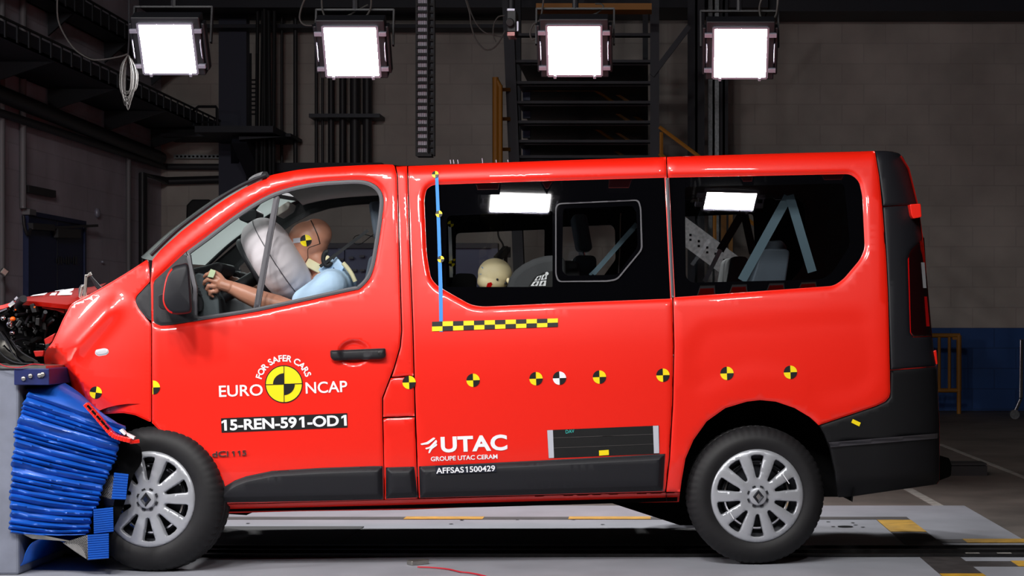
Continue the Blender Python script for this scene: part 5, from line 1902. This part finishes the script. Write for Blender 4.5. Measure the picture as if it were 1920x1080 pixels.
# --- steel stair tower behind the van, with the stair down to the right
tw = thing('steel_stair_tower', 'dark blue steel stair tower with stacked landings behind the van', 'stair tower', (W(1090, 620, 12).x, 12.6, 0))
mb = MB()
a = W(1219, 600, 12); b = W(1236, -60, 12)
mb.box((a.x, 12, 0), (b.x, 12.2, b.z))
mb.bar(W(984, 765, 12.1), W(950, -60, 12.1), .12, .2, up=(0, 1, 0))
for x0, x1, Y in ((965, 976, 13.8), (1085, 1096, 13.8), (1205, 1215, 13.8)):
    a, b = W(x0, 600, Y), W(x1, -60, Y)
    mb.box((a.x, Y, 0), (b.x, Y + .15, b.z))
build_each(mb, 'tower_post', M['beam'], tw)
mb = MB()
for y_ in (62, 112, 152, 189, 226, 262, 291): bx(mb, 965, y_, 1225, y_ + 5, 12.05, 12.2); bx(mb, 970, y_ + 2, 1210, y_ + 5, 13.85, 13.95)
build_each(mb, 'tower_beam', M['beam'], tw)
mb = MB()
for y_ in (112, 152, 189, 226, 262, 291):
    a = W(972, y_ + 3, 12.1); b = W(1215, y_ + 3, 12.1)
    mb.box((a.x, 12.2, a.z - .03), (b.x, 13.8, a.z))
build_each(mb, 'landing_plate', M['steel'], tw)
mb = MB()
for y_ in (168, 240): mb.tube([W(985, y_, 12.6), W(1115, y_, 12.6)], .02, 6); mb.tube([W(1115, y_, 12.6), W(1205, y_ + 60, 13.4)], .02, 6)
for k in range(4): mb.bar(W(1130, 160 + k * 36, 13), W(1200, 205 + k * 36, 13), .06, .03)
build_each(mb, 'tower_handrail', M['ystl'], tw)
mb = MB()
for y_ in (172, 205, 242, 278): bx(mb, 980, y_, 994, y_ + 16, 12.7, 12.8)
build_each(mb, 'tower_bracket', M['screenb'], tw)
mb = MB()
mb.bar(W(1222, 142, 12), W(1292, 50, 12), .06, .06)
mb.build('tower_brace', M['beam'], tw)
mb = MB()
mb.tube([W(929, 145, 11.6), W(929, 350, 11.6)], .035, 8); mb.tube([W(938, 160, 11.6), W(938, 350, 11.6)], .028, 8); mb.tube([W(929, 147, 11.6), W(938, 163, 11.6)], .028, 8)
for y_ in (168, 223, 280): mb.bar(W(929, y_, 11.6), W(955, y_, 12.0), .03, .04)
yp = mb.build('yellow_guard_post', M['ystl'], label='pair of yellow guard posts left of the stair tower', cat='post', smooth=50)
stt = thing('steel_staircase', 'steel staircase with yellow handrails going down to the right behind the van', 'staircase', (W(1420, 600, 11.4).x, 11.6, 0))
mb = MB()
for Y in (11.0, 12.2): mb.bar(W(1200, 372, Y), W(1640, 700, Y), .05, .26)
st_ = build_each(mb, 'stringer', M['galv'], stt, label='galvanised perforated stair stringer')[0]
mb = MB()
for k in range(28):
    a = np.array((1215, 386)) + np.array((440, 328)) * k / 28
    for o__ in (-4, 5):
        c_ = W(a[0] + 1, a[1] + o__, 10.97)
        mb.box((c_.x - .012, 10.965, c_.z - .012), (c_.x + .012, 10.98, c_.z + .012))
mb.build('stringer_hole', M['dark'], st_)
mb = MB()
a = W(1630, 694, 11.0); b = W(1735, 705, 11.0)
mb.box((a.x, 11.0, a.z - .08), (b.x, 12.25, a.z))
for x_ in (a.x + .05, b.x - .05):
    for y_ in (11.03, 12.2): mb.box((x_ - .03, y_ - .03, -.02), (x_ + .03, y_ + .03, a.z - .08))
build_each(mb, 'stair_landing', M['steel'], stt)
mb = MB()
for k in range(15):
    a = np.array((1210, 376)) + np.array((430, 324)) * (k + .5) / 15
    c_ = W(a[0], a[1], 11.0)
    mb.box((c_.x - .12, 11.0, c_.z - .02), (c_.x + .12, 12.2, c_.z + .02))
build_each(mb, 'tread', M['steel'], stt)
mb = MB()
for Y, dx in ((11.0, 0), (12.2, 6)):
    for dy in (-112, -62): mb.tube([W(1236, 350 + dy, Y), W(1640, 651 + dy, Y)], .022, 6)
    for k in range(5):
        a = np.array((1240, 398)) + np.array((400, 298)) * k / 4
        mb.tube([W(a[0], a[1], Y), W(a[0], a[1] - 150, Y)], .022, 6)
build_each(mb, 'stair_handrail', M['ystl'], stt, smooth=50)
mb = MB()
a, b = W(1352, 600, 12.4), W(1362, 330, 12.4)
mb.box((a.x, 12.4, 0), (b.x, 12.5, b.z)); a = W(1366, 600, 12.4); b = W(1374, 330, 12.4); mb.box((a.x, 12.4, 0), (b.x, 12.5, b.z))
build_each(mb, 'stair_post', M['ystl'], stt)
for i, (x0, x1, Y, m_, lab) in enumerate(((1290, 1321, 14.5, 'beam', 'dark steel column right of the stair tower'), (1328, 1348, 15.2, 'galv', 'grey galvanised column behind the fourth floodlight'), (1349, 1365, 15.3, 'beam', 'slim dark column beside the galvanised one'))):
    mb = MB(); a, b = W(x0, 600, Y), W(x1, -60, Y)
    t_ = (b.x - a.x)
    mb.box((a.x, Y, 0), (b.x, Y + .03, b.z)); mb.box((a.x, Y + .25, 0), (b.x, Y + .28, b.z)); mb.box((a.x + t_ / 2 - .015, Y, 0), (a.x + t_ / 2 + .015, Y + .28, b.z))
    mb.build('steel_column', M[m_], label=lab, cat='column')
mb = MB()
a, b = W(560, 700, 9.0), W(934, 456, 9.0)
mb.box((a.x, 9.0, 0), (b.x, 9.12, b.z), 0)
for x_ in (560, 640, 735, 840, 928):
    p = W(x_, 600, 8.98).x; mb.box((p - .03, 8.96, 0), (p + .03, 9.0, b.z), 0)
mb.box((a.x, 8.95, b.z - .05), (b.x, 9.0, b.z), 1)
sb = mb.build('blue_steel_screen', [M['screenb'], M['beam']], label='low blue steel screen standing behind the van', cat='screen')
mb = MB()
for k in range(14):
    x_ = 640 + 20 * (k % 7) + rng.uniform(-4, 4); y_ = 482 + 28 * (k // 7) + rng.uniform(-5, 5)
    bx(mb, x_ - 4, y_ - 2, x_ + 5, y_ + 2, 8.93, 8.96)
mb.build('screen_fitting', M['steel'], sb)
mb = MB()
bx(mb, 941, 463, 956, 482, 8.8, 8.9)
mb.bar(W(932, 486, 8.7), W(950, 466, 8.8), .06, .06)
mb.tube([W(p[0], p[1], 8.85) for p in cr([(934, 400), (934, 440), (942, 456), (944, 464)], 4)], .010, 6)
a = W(948, 482, 8.85); mb.tube([a, (a.x, a.y, 0)], .02, 6)
mb.build('control_box', M['beltdk'], label='black control box on a post seen through the middle window', cat='box')
# right: yellow rack, dark item on the floor, castor
mb = MB()
Yr = 15.6
for x_ in (1722, 1742, 1761, 1780, 1798): mb.tube([W(x_, 629, Yr), W(x_, 733, Yr)], .022 if x_ != 1798 else .035, 8)
for y_ in (629, 732): mb.tube([W(1700, y_, Yr), W(1800, y_, Yr)], .03, 8)
mb.box(tuple(W(1786, 637, Yr - .02)), tuple(W(1797, 631, Yr + .03)))
for x_ in (1722, 1798): mb.tube([W(x_, 733, Yr), Vector((W(x_, 733, Yr).x, Yr, -.02))], .03, 8)
mb.build('yellow_barrier_rack', M['ystl'], label='yellow railing frame against the blue wall on the right', cat='railing', smooth=50)
c_ = WZ(1820, 892, -.02)
mb = MB(); mb.box((c_.x - .33, c_.y, -.02), (c_.x + .13, c_.y + .3, .055)); mb.box((c_.x - .33, c_.y + .02, .06), (c_.x + .13, c_.y + .28, .075))
mb.build('flat_trolley', M['beltdk'], label='flat dark block on the floor behind the rear bumper', cat='trolley')
c_ = WZ(1902, 786, -.02)
cs_ = thing('castor_leg', 'shiny castor of a stand at the right edge of the picture', 'castor', c_)
mb = MB(); mb.tube([c_ + Vector((0, -.03, .06)), c_ + Vector((0, .03, .06))], .06, 20); mb.build('wheel', M['galv'], cs_, smooth=40)
mb = MB(); mb.bar(c_ + Vector((0, 0, .08)), c_ + Vector((.08, 0, .26)), .05, .04); mb.bar(c_ + Vector((.08, 0, .26)), c_ + Vector((.09, 0, 1.0)), .05, .05); mb.build('castor_fork', M['chrome'], cs_, bevel=.01)
# small sensor with its red lead on the pad
s0 = WZ(779, 1060, 0)
mb = MB()
mb.bar(s0 + Vector((-.03, 0, .012)), s0 + Vector((.045, .06, .012)), .05, .022)
sb_ = mb.build('floor_sensor', M['alu'], label='small bare metal sensor lying on the pad under the door', cat='sensor', bevel=.004)
mb = MB()
mb.tube([WZ(a, b, .006) for a, b in cr([(783, 1063), (810, 1064), (840, 1067), (862, 1072), (880, 1074), (905, 1079), (950, 1092)], 5)], .0035, 6)
mb.build('sensor_lead', M['redwire'], sb_, smooth=60)

# ================================================================== DEFORMABLE BARRIER
YB = -.24
mb = MB()
a = W(35, 690, YB); b = W(-330, 1100, YB)
mb.box((b.x, YB, 0), (a.x, 3.2, a.z))
bl = mb.build('barrier_block', M['blockgrey'], label='big grey barrier block at the left edge of the picture', cat='barrier', bevel=.012)
mb = MB()
a = W(26, 722, YB - .03); b = W(92, 691, YB - .03)
mb.box((a.x, YB - .03, a.z), (b.x, YB + .9, b.z))
pl_ = mb.build('mounting_plate', M['bluedk'], bl, bevel=.004, label='dark blue steel mounting plate')
mb = MB()
for a_, b_ in ((44, 710), (57, 705), (74, 704), (80, 702)): mb.ball(W(a_, b_, YB - .035), (.011, .006, .011))
mb.bar(W(70, 704, YB - .034), W(84, 702, YB - .034), .004, .005); mb.bar(W(77, 700, YB - .034), W(79, 708, YB - .034), .004, .004)
build_each(mb, 'plate_bolt', M['alu'], pl_, smooth=50)
mb = MB()
a = W(0, 691, YB - .01); b = W(86, 684, YB - .01)
mb.box((W(-330, 690, YB).x, YB - .01, a.z), (b.x, YB + .6, a.z + .012))
mb.build('top_plate', M['alu'], bl)
hb = thing('crushed_honeycomb_barrier', 'crumpled blue honeycomb crash barrier squeezed under the van nose', 'barrier', W(120, 1055, YB))
LEFT = cr([(54, 736), (47, 752), (38, 775), (28, 810), (25, 850), (21, 900), (19, 950), (18, 985), (21, 998)], 6)
RIGHT = cr([(236, 800), (229, 818), (220, 850), (207, 885), (195, 905), (188, 935), (174, 962), (171, 985), (160, 1003)], 6)
TOP = cr([(54, 736), (100, 754), (150, 775), (200, 795), (232, 803)], 8)


def resample(poly, n):
    P = np.array(poly); s = np.concatenate([[0], np.cumsum(np.hypot(*np.diff(P, axis=0).T))]); t = np.linspace(0, s[-1], n)
    return np.stack([np.interp(t, s, P[:, 0]), np.interp(t, s, P[:, 1])], 1)


NV, NU = 23 * 8 + 1, 40
Lp, Rp = resample(LEFT, NV), resample(RIGHT, NV)
nf = 21
warp = np.sort(np.concatenate([[0, 1], np.clip(np.linspace(0, 1, 13)[1:-1] + rng.uniform(-.032, .032, 11), 0, 1)]))
rows = []
ph_n = rng.uniform(-1, 1, (6, 3))
for i in range(NV):
    v = i / (NV - 1); vv = np.interp(v, np.linspace(0, 1, 13), warp)
    r = []
    for j in range(NU):
        u = j / (NU - 1)
        wob = .007 * math.sin(5 * u + 3 * math.sin(9 * v)) + .003 * math.sin(13 * u * (1 + v) + 4) + .0012 * math.sin(31 * u + 20 * v)
        p = Lp[i] * (1 - u) + Rp[i] * u
        sag = 7 * math.sin(math.pi * u) * (v - .1) + wob * 90 * (.4 + .6 * math.sin(math.pi * u))
        ph = (vv + wob * .35) * nf
        tri_ = 2 * abs(ph - math.floor(ph) - .5)
        fold = (tri_ ** .8) * (.024 + .010 * math.sin(7 * u + 2 * math.floor(ph)))
        rag = (1.6 * math.sin(ph * 2 * math.pi) + 1.6 * math.sin(ph * 1.3)) * (max(0, (u - .9) / .1) - max(0, (.06 - u) / .06))
        r.append(W(p[0] + rag, p[1] + sag * .6, YB - .03 + .022 - fold + .05 * v * u))
    rows.append(r)
mb = MB(); mb.grid(rows)
n0 = NU * NV
fc = mb.build('honeycomb_face', M['blue'], hb, smooth=70, label='folded blue aluminium face')
md = fc.modifiers.new('sheet', 'SOLIDIFY'); md.thickness = .003; md.offset = 1
# raw cell ends behind and bulk of the crushed core
mb = MB()
o_ = [tuple(Lp[k]) for k in range(0, NV, 12)] + [tuple(p) for p in Rp[::-12]]
o_ = [(min(max(p[0], 24), 232), p[1]) for p in o_]
mb.prism([W(p[0] * .97 + 4, p[1] * .98 + 17, YB + .03) for p in o_], [W(p[0] * .97 + 4, p[1] * .98 + 17, YB + .12) for p in o_])
mb.build('honeycomb_core', M['bluedk'], hb)
mb = MB()
rg = [W(p[0] + (4 if k % 2 else 0), p[1], YB + .0) for k, p in enumerate(Lp[4:110:3])]
rg2 = [W(p[0] + 8, p[1], YB + .02) for p in Lp[4:110:3]]
rg3 = [W(p[0] + 4, p[1], YB + .10) for p in Lp[4:110:3]]
mb.grid([rg, rg2, rg3])
mb.build('torn_cell_edge', M['alu'], hb)
# folded cover sheet over the top
rows = []
for k in range(13):
    t = k / 12
    a = np.array(cr([(42, 726), (70, 716), (92, 706), (120, 717), (150, 737), (178, 762), (205, 785)], 2)[k])
    b = resample(TOP, 13)[k] + np.array((4, 4))
    rows.append([W(a[0], a[1], YB + .20 - .0 * t), W(*(a * .5 + b * .5 + np.array((0, -3))), YB + .04), W(b[0], b[1], YB + .005), W(b[0] - 1, b[1] + 3, YB + .03)])
MB().grid(rows).build('cover_sheet', M['blue'], hb, smooth=60, label='blue cover sheet peeled over the top')
# bumper element blocks


def hblock(pts, y0, y1, nl, cell):
    """layered blue block: corners tl, tr, br, bl in pixels"""
    tl, tr, br_, bl_ = [np.array(p, float) for p in pts]
    mb = MB(); rows = []
    n = nl * 4 + 1
    for i in range(n):
        v = i / (n - 1)
        d = .004 if i % 4 in (0,) else 0
        a = tl * (1 - v) + bl_ * v; b = tr * (1 - v) + br_ * v
        rows.append([W(a[0], a[1], y1), W(a[0], a[1], y0 + d), W(b[0], b[1], y0 + d), W(b[0], b[1], y1)])
    mb.grid(rows)
    mb.f.append((0, 1, 2, 3)); mb.m.append(0)
    k = (n - 1) * 4
    mb.f.append((k + 3, k + 2, k + 1, k)); mb.m.append(0)
    o = mb.build('bumper_element', M['blue'], hb, smooth=30, label='ribbed blue honeycomb bumper block')
    if cell:
        c0, c1, c2, c3 = [np.array(p, float) for p in cell]
        m2 = MB()
        m2.add([W(c0[0], c0[1], y0 + .04), W(c1[0], c1[1], y0 + .002), W(c2[0], c2[1], y0 + .002), W(c3[0], c3[1], y0 + .04)], [(0, 1, 2, 3)], 0)
        nr = max(6, int(abs(c2[1] - c1[1]) / 3)); nc = max(3, int(abs(c1[0] - c0[0]) / 3.4))
        for i in range(nr):
            for j in range(nc):
                u = (j + .5 + .5 * (i % 2)) / (nc + .5); v = (i + .5) / nr
                p = (c0 * (1 - u) + c1 * u) * (1 - v) + (c3 * (1 - u) + c2 * u) * v
                yy = y0 + .04 * (1 - u) - .003
                s_ = 1.05
                m2.add([W(p[0] + s_ * math.cos(t), p[1] + s_ * math.sin(t), yy) for t in np.arange(6) * math.pi / 3], [(0, 1, 2, 3, 4, 5)], 1)
        m2.build('cell_ends', [M['alu'], M['dark']], o, recalc=False)
    return o


hblock([(214, 886), (241, 889), (236, 937), (209, 936)], YB - .0, YB + .5, 10, [(196, 893), (216, 892), (209, 936), (190, 930)])
hblock([(175, 955), (212, 951), (213, 997), (176, 1001)], YB - .03, YB + .5, 11, None)
hblock([(164, 1003), (204, 1000), (204, 1047), (165, 1050)], YB - .05, YB + .5, 11, [(118, 1018), (164, 1003), (165, 1050), (148, 1040)])
mb = MB()
cp = cr([(23, 1000), (24, 1030), (22, 1055), (30, 1063), (42, 1058), (50, 1035), (62, 1018), (84, 1010), (112, 1014), (140, 1030), (158, 1044)], 5)
rows = [[W(p[0], p[1], YB + .02) for p in cp], [Vector((W(p[0], p[1], YB + .02).x, YB + .8, W(p[0], p[1], YB + .02).z)) for p in cp]]
cur = MB().grid(rows).build('curled_sheet', M['blue'], hb, smooth=60, label='blue sheet curled under the barrier')
md = cur.modifiers.new('sheet', 'SOLIDIFY'); md.thickness = .004
mb = MB()
mb.add([W(18, 995, YB), W(24, 992, YB), W(60, 1010, YB), W(140, 1016, YB), (W(140, 1014, YB + .1))], [(0, 1, 2, 3, 4)])
mb.build('bare_sheet_edge', M['alu'], hb, recalc=False)
mb = MB()
mb.tube([W(p[0], p[1], YB - .04) for p in cr([(-10, 675), (8, 686), (35, 689), (60, 683), (82, 684)], 5)], .0025, 6)
mb.build('red_lead', M['redwire'], label='thin red wire lying on top of the barrier block', cat='wire', smooth=60)

# ================================================================== FLOODLIGHTS


def floodlight(label, pos, tilt, yaw, w, h, em, group, flap=0.0):
    """root at the middle of the lit face; face looks along local -y tilted down"""
    t = thing('floodlight', label, 'floodlight', pos, 0, group)
    R = Matrix.Translation(Vector(pos)) @ Matrix.Rotation(yaw, 4, 'Z') @ Matrix.Rotation(tilt, 4, 'X')

    def B(mb, a, b, mi=0):
        m2 = MB(); m2.box(a, b, mi)
        mb.add([R @ Vector(v) for v in m2.v], m2.f, mi)
    mb = MB()
    mb.add([R @ Vector(p) for p in ((-w / 2, 0, -h / 2), (w / 2, 0, -h / 2), (w / 2, 0, h / 2), (-w / 2, 0, h / 2))], [(0, 1, 2, 3)])
    f = mb.build('lit_face', em, t, recalc=False)
    mb = MB()
    B(mb, (-w / 2 - .05, .012, -h / 2 - .03), (w / 2 + .05, .13, h / 2 + .05))
    B(mb, (-w / 2 - .075, .03, -h / 2), (-w / 2 - .05, .11, h / 2)); B(mb, (w / 2 + .05, .03, -h / 2), (w / 2 + .075, .11, h / 2))
    mb.build('housing', M['hous'], t, bevel=.008)
    if flap:  # added unseen flap, keeps key light off the upper back wall
        mb = MB()
        B(mb, (-w / 2 - .05, -flap, h / 2 + .03), (w / 2 + .05, .02, h / 2 + .04))
        mb.build('added_barn_door', M['hous'], t)
    mb = MB()
    for s_ in (-1, 1):
        B(mb, (s_ * w / 2 - .008, -.012, -h / 2 - .01), (s_ * w / 2 + .008, .01, h / 2 + .01))
    B(mb, (-w / 2, -.012, -h / 2 - .018), (w / 2, .01, -h / 2 - .002)); B(mb, (-w / 2, -.012, h / 2 + .002), (w / 2, .01, h / 2 + .014))
    build_each(mb, 'face_frame', M['lug'], t)
    mb = MB()
    for s_ in (-1, 1):
        for z_ in (-h / 2 + .045, h / 2 - .045):
            x0, x1 = sorted((s_ * (w / 2 + .01), s_ * (w / 2 + .062)))
            B(mb, (x0, -.014, z_ - .015), (x1, .012, z_ + .015))
        B(mb, (s_ * w * .37 - .01, -.016, -h / 2 - .032), (s_ * w * .37 + .01, .012, -h / 2 - .008))
    build_each(mb, 'clamp_lug', M['lug'], t, bevel=.003)
    mb = MB()
    for s_ in (-1, 1):
        x_ = s_ * (w / 2 + .048)
        mb.tube([R @ Vector((x_, -.01, -h * .2)), R @ Vector((x_, -.02, -h * .15)), R @ Vector((x_, -.02, h * .15)), R @ Vector((x_, -.01, h * .2))], .0045, 6)
    build_each(mb, 'side_handle', M['lug'], t)
    mb = MB()
    for s_ in (-1, 1):
        mb.bar(R @ Vector((s_ * (w / 2 + .085), .12, 0)), R @ Vector((s_ * (w / 2 + .085), .12, 0)) + Vector((0, .05, h * .75)), .012, .04, up=(0, 1, 0))
    a = R @ Vector((-(w / 2 + .085), .12, 0)) + Vector((0, .05, h * .75)); b = R @ Vector(((w / 2 + .085), .12, 0)) + Vector((0, .05, h * .75))
    mb.bar(a, b, .04, .012)
    c_ = (a + b) / 2
    mb.tube([c_, (c_.x, c_.y, TOPZ)], .022, 8)
    mb.build('yoke', M['hous'], t)
    return t


YL = 4.0
for (x_, y_, lab) in ((315, 91, 'leftmost lit floodlight, above the left wall door side'), (659.5, 96.5, 'lit floodlight above the front door, left of the hanging chain'), (1077, 94.5, 'lit floodlight in front of the steel stair tower'), (1388, 99, 'rightmost lit floodlight, above the rear windows')):
    floodlight(lab, W(x_, y_, YL), math.radians(28), 0, .375, .345, M['lamp'], 'lit floodlights hanging beyond the van')


def mirror_pos(px, py, d, lift=.016):
    """where a lamp must hang to be mirrored in the side glass at a pixel"""
    e = 2.0
    P = np.array([side(px, py, -GD)[0], side(px + e, py, -GD)[0], side(px, py + e, -GD)[0]])
    p, u, v = [VANM @ Vector(q) for q in P]
    n = (v - p).cross(u - p).normalized()
    if n.y > 0: n = -n
    i = (p - Vector((CX, CY, CZ))).normalized()
    r = i - n * 2 * i.dot(n)
    return p + r * d


KP = [(975, 379, 4.6, .45, .19, 'key floodlight mirrored in the middle side window'), (1369, 376, 4.9, .40, .185, 'key floodlight mirrored in the rear side window')]
for px_, py_, d_, w_, h_, lab in KP:
    p = mirror_pos(px_, py_, d_)
    yaw = math.pi + math.atan2((p.x - px_ / 394 + 960 / 394) , -(p.y)) * .6
    floodlight(lab, p, math.radians(70), math.pi, w_, h_, M['key'], 'key floodlights hanging on the camera side')
for x_, y_, z_, lab in ((-3.2, -4.2, 4.9, 'high key floodlight over the front door, camera side'), (-2.1, -4.8, 6.0, 'high key floodlight over the middle window, camera side'), (-.85, -4.9, 6.0, 'high key floodlight ahead of the rear wheel, camera side'),
                        (-2.5, -6.0, 5.9, 'highest key floodlight towards the nose, behind the camera'), (-.6, -6.0, 5.9, 'highest key floodlight towards the tail, behind the camera')):
    floodlight(lab, (x_, y_, z_), math.radians(44), math.pi, .50, .42, M['key'], 'key floodlights hanging on the camera side', .20)

floodlight('added unseen floodlight left of the barrier, brightening windscreen and wing', (-4.9, -2.2, 2.9), math.radians(24), math.radians(120), .5, .42, M['key'], 'key floodlights hanging on the camera side')  # added lamp out of view, brightens the windscreen and the bent wing

# --- loose cables up by the lamps
CB = [('thin cable drooping left of the first floodlight', 4.0, [(108, -20), (108, 30), (118, 60), (140, 92), (168, 110), (190, 112), (225, 106), (240, 101)], .006),
      ('thin cable looped left of the second floodlight', 4.1, [(575, -10), (565, 15), (562, 35), (570, 46), (585, 48)], .007),
      ('wide cable loop over the second floodlight', 4.1, [(603, -10), (605, 20), (617, 42), (640, 50), (665, 48), (685, 32), (695, 15), (696, -10)], .007),
      ('cable crossing above the second floodlight', 4.2, [(590, 38), (620, 35), (650, 30), (672, 18), (690, 9)], .006),
      ('long cable drooping right of the hanging chain', 6.0, [(870, -10), (880, 22), (884, 50), (893, 75), (908, 92), (922, 92), (935, 80), (947, 58)], .007),
      ('second cable hanging beside the camera unit', 6.1, [(872, -10), (888, 35), (905, 58), (925, 66), (945, 70)], .006),
      ('short pale cable curling into the camera unit', 6.0, [(946, 29), (934, 32), (926, 46), (925, 66), (930, 79)], .006),
      ('cable loop left of the third floodlight', 4.1, [(1020, -5), (1013, 36), (1000, 46), (994, 62), (998, 74), (1006, 72)], .007),
      ('cable crossing above the third floodlight', 4.2, [(1015, 37), (1060, 34), (1110, 28), (1130, 16), (1128, 8), (1116, 7)], .006),
      ('cable loop right of the fourth floodlight', 4.1, [(1430, -10), (1424, 15), (1428, 35), (1440, 41), (1455, 28), (1459, -10)], .008)]
for lab, Y, pts, r_ in CB:
    mb = MB(); mb.tube([W(p[0], p[1], Y) for p in cr(pts, 6)], r_, 6)
    mb.build('hanging_cable', M['cable'], label=lab, cat='cable', smooth=60, group='loose cables around the floodlights')
cc = thing('coiled_cable', 'coil of pale cable hanging left of the first floodlight', 'cable', W(238, 205, 4.0))
mb = MB()
for k in range(9):
    w_ = rng.uniform(5, 16); b_ = 196 + rng.uniform(-25, 10); o__ = rng.uniform(-2, 4)
    mb.tube([W(p[0], p[1], 4.0 + .01 * k) for p in cr([(240, 103), (240 - w_ + o__, 125), (238 - w_ + o__, 165), (237 + o__, b_), (240 + w_ + o__, 165), (241 + w_ + o__, 130), (241, 103)], 5)], .005, 5)
build_each(mb, 'cable_loop', M['cable'], cc, smooth=60)
mb = MB(); p = W(240, 103, 4.0); mb.tube([p, W(242, 75, 4.0), (p.x, 4.0, TOPZ)], .006, 6); mb.build('hanger', M['hous'], cc)
cu_ = thing('overhead_camera', 'small black camera unit with a red patch hanging by the stair tower', 'camera', W(957, 68, 6.0))
mb = MB(); bx(mb, 950, 18, 968, 60, 6.0, 6.25); mb.tube([W(956, 42, 5.94), W(956, 42, 6.05)], .035, 16); mb.tube([W(959, 20, 6.1), Vector((W(959, 20, 6.1).x, 6.1, TOPZ))], .03, 8)
mb.build('camera_body', M['hous'], cu_, bevel=.008)
mb = MB(); bx(mb, 951, 60, 965, 67, 6.0, 6.2); mb.build('red_patch', M['lens_red'], cu_)
mb = MB(); bx(mb, 951, 16, 965, 20, 5.99, 6.2); bx(mb, 969, 40, 972, 58, 5.98, 6.02); build_each(mb, 'bright_fitting', M['lug'], cu_)
